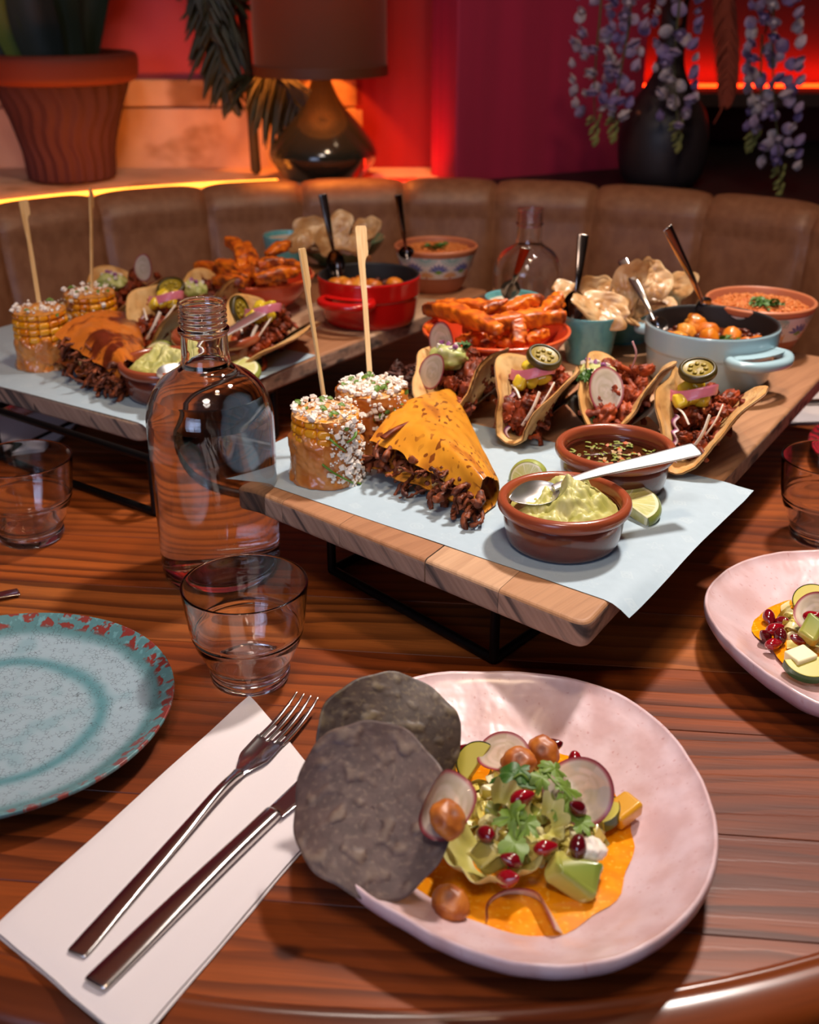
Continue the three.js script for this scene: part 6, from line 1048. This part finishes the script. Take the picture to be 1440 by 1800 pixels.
// ---------------------------------------------------------------- salad in the front bowl
const mYellow = [0xe6d468, 0xdccc6c, 0xeee4a4, 0xccbc58, 0xf4ecc0, 0x9aa24a].map((c) => M(c, 0.3, { clearcoat: 0.4, clearcoatRoughness: 0.12, transmission: 0.1, thickness: 0 }));
function heap(label, c, rx, rz, h, n, seed) {   // finely chopped dressed pieces that nobody could count
  const t = thing('chopped_salad', label, 'salad', c), r = rng(seed), sets = mYellow.map(() => []);
  for (let i = 0; i < n; i++) { const a = r() * 6.28, q = Math.sqrt(r()), y = h * (1 - q * q) * (0.35 + 0.65 * r()) + 0.002, k = Math.floor(r() * 6), s = 0.0055 + 0.006 * r(), p = [rx * q * Math.cos(a), y, rz * q * Math.sin(a)], e = [r() * 6, r() * 6, r() * 6];
    sets[k].push(r() < 0.6 ? put(dice(s, s * 0.75, s * 0.9, i, 0.25, 0.35), p, e) : put(sheet(10, 4, (u, v) => V((u - 0.5) * s * 2.4, s * 0.7 * Math.sin(u * 4 + i), (v - 0.5) * s * 0.8 + 0.001 * Math.sin(u * 9)), 0.0009), p, e)); }
  sets.forEach((g, k) => { if (g.length) part(['chopped_cabbage', 'chopped_cucumber', 'chopped_endive', 'chopped_avocado', 'crumbled_cheese', 'chopped_herbs'][k], merge(g), mYellow[k], t).userData.kind = 'stuff'; });
  const core = part('dressed_base', disc(16, 48, (q, a) => V(rx * 0.95 * q * Math.cos(a), 0.75 * h * (1 - q * q) + 0.004 * fbm(q * 5 * Math.cos(a), q * 5 * Math.sin(a), seed, 2), rz * 0.95 * q * Math.sin(a)), 0.003), M(0xdcb84c, 0.3, { clearcoat: 0.4 }), t);
  return t;
}
const HP = [0.0785, 0.013, -0.5781];
heap('heap of finely chopped yellow green salad in the front pink bowl', [HP[0], 0.0105, HP[2]], 0.045, 0.043, 0.026, 230, 5);
const seedGeo = (() => { const g = blob(0.0047, 2, 0.06, 1, [0.86, 0.86, 1.3], 6); warp(g, (v) => { const k = 1 - 0.28 * ss(-0.2, 1, v.z / 0.006); v.x *= k; v.y *= k; return v; }); return g; })();
const mPome = [0x7a0a18, 0x9a0c1c, 0x5c0812].map((c) => M(c, 0.1, { clearcoat: 0.8, clearcoatRoughness: 0.05, transmission: 0.15, thickness: 0 }));
function pome(list, group) { list.forEach(([p, l], i) => { const m = single('pomegranate_seed', seedGeo, mPome[i % 3], l, 'pomegranate seed', p, [0.5 + i * 0.7, i * 1.9, 0.3 * i], group); m.scale.setScalar(1.28 + 0.12 * Math.sin(i * 3)); }); }
pome([
  [[0.0348, 0.056, -0.5455], 'pomegranate seed touching the left radish curl in the front salad'],
  [[0.0685, 0.05, -0.5539], 'pomegranate seed on top of the front salad beside the herb leaf'],
  [[0.1017, 0.046, -0.5488], 'bright pomegranate seed under the big right radish slice'],
  [[0.0448, 0.042, -0.5306], 'pomegranate seed left of the herb leaf in the front salad'],
  [[0.08, 0.038, -0.5234], 'pomegranate seed under the yellow leaf in the middle of the front salad'],
  [[0.0999, 0.034, -0.5274], 'pomegranate seed against the white crumb above the avocado chunk'],
  [[0.0599, 0.034, -0.5173], 'dark pomegranate seed at the front of the front salad'],
  [[0.0571, 0.028, -0.5084], 'pomegranate seed just above the front radish ring'],
  [[0.125, 0.03, -0.583], 'pomegranate seed peeping out right of the big radish slice'],
  [[0.0384, 0.028, -0.6283], 'pomegranate seed at the top left end of the front salad'],
  [[0.1095, 0.034, -0.6105], 'pomegranate seed behind the big radish slice at the top right'],
  [[0.0944, 0.036, -0.6239], 'pomegranate seed at the far end of the front salad'],
], 'pomegranate seeds on the front salad');
function radish(label, c, n, up, R, bend, sx, tw) { const m = single('radish_slice', radishGeo(R, bend, sx, tw), mRadish, label, 'radish', c), y = V(...n).normalize(), z = V(...up).addScaledVector(y, -V(...up).dot(y)).normalize(), x = y.clone().cross(z); m.quaternion.setFromRotationMatrix(new THREE.Matrix4().makeBasis(x, y, z)); return m; }
radish('curled radish slice holding a toasted nut at the left of the front salad', [0.0204, 0.067, -0.5259], [0.30, 0.72, 0.6], [-0.25, 0, 1], 0.0215, 72, 0.9, 0);
radish('large pale radish slice standing at the right of the front salad', [0.1062, 0.04, -0.5717], [-0.25, 0.75, 0.6], [0.6, 0, 0.8], 0.0225, 22, 1, 0.4);
radish('radish slice tucked in at the far end of the front salad', [0.0622, 0.036, -0.6152], [-0.2, 0.9, 0.3], [1, 0, 0.3], 0.018, 34, 0.9, 0);
{ // a strip curled on edge in the dressing, red skin along its upper edge
  const c = new THREE.CatmullRomCurve3([[0.0442, 0.0125, -0.4901], [0.0457, 0.0125, -0.5033], [0.0549, 0.0125, -0.5115], [0.0664, 0.0125, -0.5124], [0.0765, 0.0125, -0.5069], [0.0824, 0.0125, -0.4944], [0.0867, 0.0125, -0.4815]].map((p) => V(...p))), o = c.getPoint(0.5);
  single('radish_slice', sheet(48, 8, (u, v) => { const p = c.getPoint(clamp(u)), h = lerp(0.0035, 0.0125, ss(0.3, 0.85, u)) * Math.sin(Math.PI * (0.12 + 0.8 * u)) ** 0.5, t = c.getTangent(clamp(u)), n = V(t.z, 0, -t.x).normalize(); return p.sub(o).addScaledVector(n, -0.006 * v * ss(0.3, 0.9, u)).add(V(0, h * v, 0)); }, 0.0012, { col: (u, v) => mix3([232, 216, 206], [170, 30, 54], ss(0.8, 0.95, v)) }), mRadish, 'radish strip curled on edge in the dressing at the front of the front bowl', 'radish', o.toArray());
}
const nutGeo = (s) => { const g = blob(0.0105, s, 0.14, 1.4, [1, 0.85, 1.1], 6); return paint(warp(g, (v) => { const k = Math.exp(-((v.x / 0.004) ** 2 + (v.z / 0.004) ** 2)) * (v.y > 0 ? 1 : 0); v.y -= 0.0014 * k; return v; }), (x, y, z) => mix3(mix3([196, 116, 42], [160, 80, 24], ss(-0.3, 0.3, fbm(x * 120 + s, y * 120, z * 120, 3))), [96, 40, 12], (y > 0 ? 1 : 0) * Math.exp(-((x / 0.004) ** 2 + (z / 0.003) ** 2)) * 0.8)); };
const mNut = M(0xffffff, 0.45, { vertexColors: true, clearcoat: 0.12, clearcoatRoughness: 0.3 });
single('toasted_hominy', nutGeo(2), mNut, 'glossy toasted hominy kernel inside the left radish curl', 'nut', [0.0216, 0.069, -0.5117], [0.5, 0.3, -0.5]);
single('toasted_hominy', nutGeo(5), mNut, 'toasted hominy kernel with a dark tip lying alone in the dressing', 'nut', [0.0235, 0.02, -0.4973], [0.25, 0.5, 0]);
single('toasted_hominy', nutGeo(8), mNut, 'toasted hominy kernel under the herb leaf at the far side of the front salad', 'nut', [0.071, 0.04, -0.6015], [0.2, 1.5, 0.3]);
single('toasted_hominy', nutGeo(11), mNut, 'toasted hominy kernel at the far right end of the front salad', 'nut', [0.0892, 0.034, -0.6203], [0.6, 0.5, 0.3]);
const avoCol = (x, y, z) => mix3([190, 176, 84], [118, 136, 52], ss(-0.003, 0.012, y + 0.4 * x));
const mAvo = M(0xffffff, 0.3, { vertexColors: true, clearcoat: 0.4, clearcoatRoughness: 0.15 });
single('avocado_chunk', paint(dice(0.029, 0.016, 0.020, 4, 0.34, 0.32), avoCol), mAvo, 'large green avocado chunk in the dressing at the right front', 'avocado', [0.0979, 0.023, -0.5175], [0.2, -0.35, -0.15]);
single('avocado_chunk', paint(dice(0.018, 0.014, 0.016, 9, 0.3, 0.3), (x, y, z) => mix3([196, 172, 92], [150, 136, 60], ss(-0.005, 0.008, y))), mAvo, 'olive coloured avocado chunk inside the pale lettuce curl', 'avocado', [0.0465, 0.03, -0.5241], [0.3, 0.5, 0.2]);
single('mango_cube', dice(0.020, 0.014, 0.016, 12, 0.12, 0.2), M(0xd89a1c, 0.3, { clearcoat: 0.4 }), 'orange mango cube in the dressing at the right end of the salad', 'mango', [0.1361, 0.022, -0.5761], [0.1, 0.6, 0.2]);
single('white_crumb', blob(0.0085, 6, 0.3, 1.6, [1, 0.8, 1], 5), M(0xf0e4d4, 0.5), 'white cheese crumb beside a pomegranate seed above the avocado chunk', 'cheese', [0.1088, 0.03, -0.5314]);
// half moon of cucumber with a dark green skin
function cucumber(label, c, rot, R) {
  const t = thing('cucumber_slice', label, 'cucumber', c); t.rotation.set(...rot); const s = new THREE.Shape(); s.absarc(0, 0, R, 0, Math.PI, false); s.closePath();
  part('flesh', new THREE.ExtrudeGeometry(s, { depth: 0.006, bevelEnabled: true, bevelSize: 0.0006, bevelThickness: 0.0006, bevelSegments: 2, curveSegments: 24 }).rotateX(-Math.PI / 2), M(0xc0b44a, 0.3, { clearcoat: 0.4 }), t);
  part('skin', sheet(28, 3, (u, v) => V((R + 0.001) * Math.cos(u * Math.PI), lerp(-0.0008, 0.0068, v), -(R + 0.001) * Math.sin(u * Math.PI)), 0.0012), M(0x1e4a1c, 0.35, { clearcoat: 0.4 }), t); return t;
}
cucumber('cucumber slice with dark skin at the far left of the front salad', [0.0467, 0.026, -0.6167], [0.35, 0.9, 0.35], 0.0135);
cucumber('cucumber slice standing at the right edge of the front salad', [0.1179, 0.02, -0.5742], [0.5, -1.3, 0.5], 0.015);
cucumber('thick cucumber slice with dark green skin in the right bowl', [0.3084, 0.02, -0.7513], [0.30, 3.25, 0.0], 0.0185);
// lettuce: ruffled curled leaf
const mLettuce = M(0xffffff, 0.4, { vertexColors: true, transmission: 0.25, thickness: 0, clearcoat: 0.3 });
function lettuce(label, c, ry, rot, R, a0, a1, H, seed) {
  const g = sheet(50, 16, (u, v) => { const a = lerp(a0, a1, u), rr = R * (0.45 + 0.65 * v ** 1.1) + 0.0016 * Math.sin(a * 9 + seed) * v; return V(rr * Math.cos(a), H * v * v + 0.0028 * v * Math.sin(a * 11 + seed) * v, rr * Math.sin(a)); }, 0.0010, { col: (u, v, s, p) => mix3([212, 204, 106], [232, 224, 152], ss(0.3, 1, v)) });
  const m = single('lettuce_leaf', g, mLettuce, label, 'lettuce', c, rot); return m;
}
lettuce('pale curled lettuce leaf cupping chopped salad at the front left', [0.0512, 0.016, -0.5383], 0, [0.15, 0, 0.05], 0.029, 0.45, 4.1, 0.020, 2);
lettuce('yellow lettuce tuft at the far left tip of the front salad', [0.0352, 0.022, -0.622], 0, [0.2, 0, 0.9], 0.014, 1.6, 4.4, 0.024, 5);
lettuce('glossy yellow leaf in the middle of the front salad', [0.0794, 0.036, -0.5457], 0, [0.4, 0.6, 0.1], 0.015, -0.8, 3.4, 0.010, 8);
lettuce('pale leaf fold behind the herb leaf in the front salad', [0.0558, 0.038, -0.5537], 0, [0.1, 2.2, 0.4], 0.015, 0, 3.6, 0.012, 11);
function sprig(label, c, rot, L, seed, leaves) {
  const t = thing('herb_sprig', label, 'herb', c); t.rotation.set(...rot);
  part('stem', vtube([[0, 0, 0], [L * 0.4, 0.004, 0.001], [L * 0.75, 0.003, -0.002], [L, -0.003, 0]], (s) => lerp(0.0009, 0.0005, s), { seg: 18, radial: 6 }), mHerb, t);
  leaves.forEach(([u, side, s, m], i) => part('leaf', sprigLeaf(0.0088 * s, 0.0072 * s, i + seed), m ? mHerbDark : mHerb, t, [L * u, 0.002, side * 0.001], [0.15 * side, -side * 0.95, -0.1])); return t;
}
sprig('feathery green herb sprig draped over the top of the front salad', [0.082, 0.055, -0.579], [0.1, -1.05, -0.25], 0.040, 1, [[0.15, 1, 1.0, 0], [0.1, -1, 0.95, 0], [0.45, -1, 1.0, 0], [0.7, 1, 0.9, 0], [0.95, 0, 1.1, 0]]);
sprig('broad green herb leaf hanging down the front of the front salad', [0.0676, 0.051, -0.5443], [0.2, -1.85, -0.35], 0.020, 4, [[0.2, 1, 1.1, 0], [0.3, -1, 1.0, 0], [0.8, 0, 1.35, 0]]);
sprig('dark green herb leaf lying across the far side of the front salad', [0.0741, 0.051, -0.569], [0.2, 2.9, -0.1], 0.012, 7, [[0.1, 0, 1.5, 1], [0.3, 1, 1.0, 1]]);

// ---------------------------------------------------------------- salad in the right bowl
const RP = [0.3512, 0.013, -0.8062];
heap('heap of chopped salad in the right pink bowl, mostly out of the frame', [RP[0] + 0.005, 0.0105, RP[2]], 0.048, 0.042, 0.022, 170, 15);
pome([
  [[0.3005, 0.018, -0.8244], 'topmost pomegranate seed of the cluster in the right bowl'],
  [[0.2974, 0.022, -0.7993], 'pomegranate seed in the middle of the cluster in the right bowl'],
  [[0.2899, 0.017, -0.7969], 'leftmost pomegranate seed of the cluster in the right bowl'],
  [[0.3094, 0.017, -0.8187], 'pomegranate seed at the back of the cluster in the right bowl'],
  [[0.2923, 0.018, -0.783], 'pomegranate seed at the front of the cluster in the right bowl'],
  [[0.3002, 0.019, -0.7918], 'pomegranate seed at the right of the cluster in the right bowl'],
  [[0.3093, 0.026, -0.7768], 'single pomegranate seed beside the white cheese cube, right bowl'],
  [[0.3243, 0.034, -0.7979], 'pomegranate seed high on the salad at the right edge'],
], 'pomegranate seeds in the right bowl');
single('cheese_cube', dice(0.019, 0.012, 0.016, 22, 0.1, 0.14), M(0xe4dcb0, 0.5), 'white cheese cube above the cucumber in the right bowl', 'cheese', [0.3036, 0.024, -0.7531], [0.1, 0.4, 0.1]);
lettuce('pale lettuce strip behind the cheese cube in the right bowl', [0.3143, 0.02, -0.799], 0, [0.4, 1.0, 0.2], 0.020, 0, 2.8, 0.012, 15);
single('avocado_chunk', paint(dice(0.020, 0.014, 0.016, 31, 0.16, 0.22), avoCol), mAvo, 'green avocado chunk at the right frame edge in the right bowl', 'avocado', [0.3192, 0.034, -0.7775], [0.3, 0.8, 0.3]);
radish('thin red edged radish slice at the right frame edge in the right bowl', [0.3286, 0.038, -0.7974], [-0.4, 0.6, 0.6], [0.6, 0, 0.8], 0.018, 24, 1, 0.3);
cucumber('cucumber slice at the far side of the right bowl by the frame edge', [0.3426, 0.02, -0.8439], [0.4, 0.4, 0.3], 0.015);

renderer.render(scene, camera);
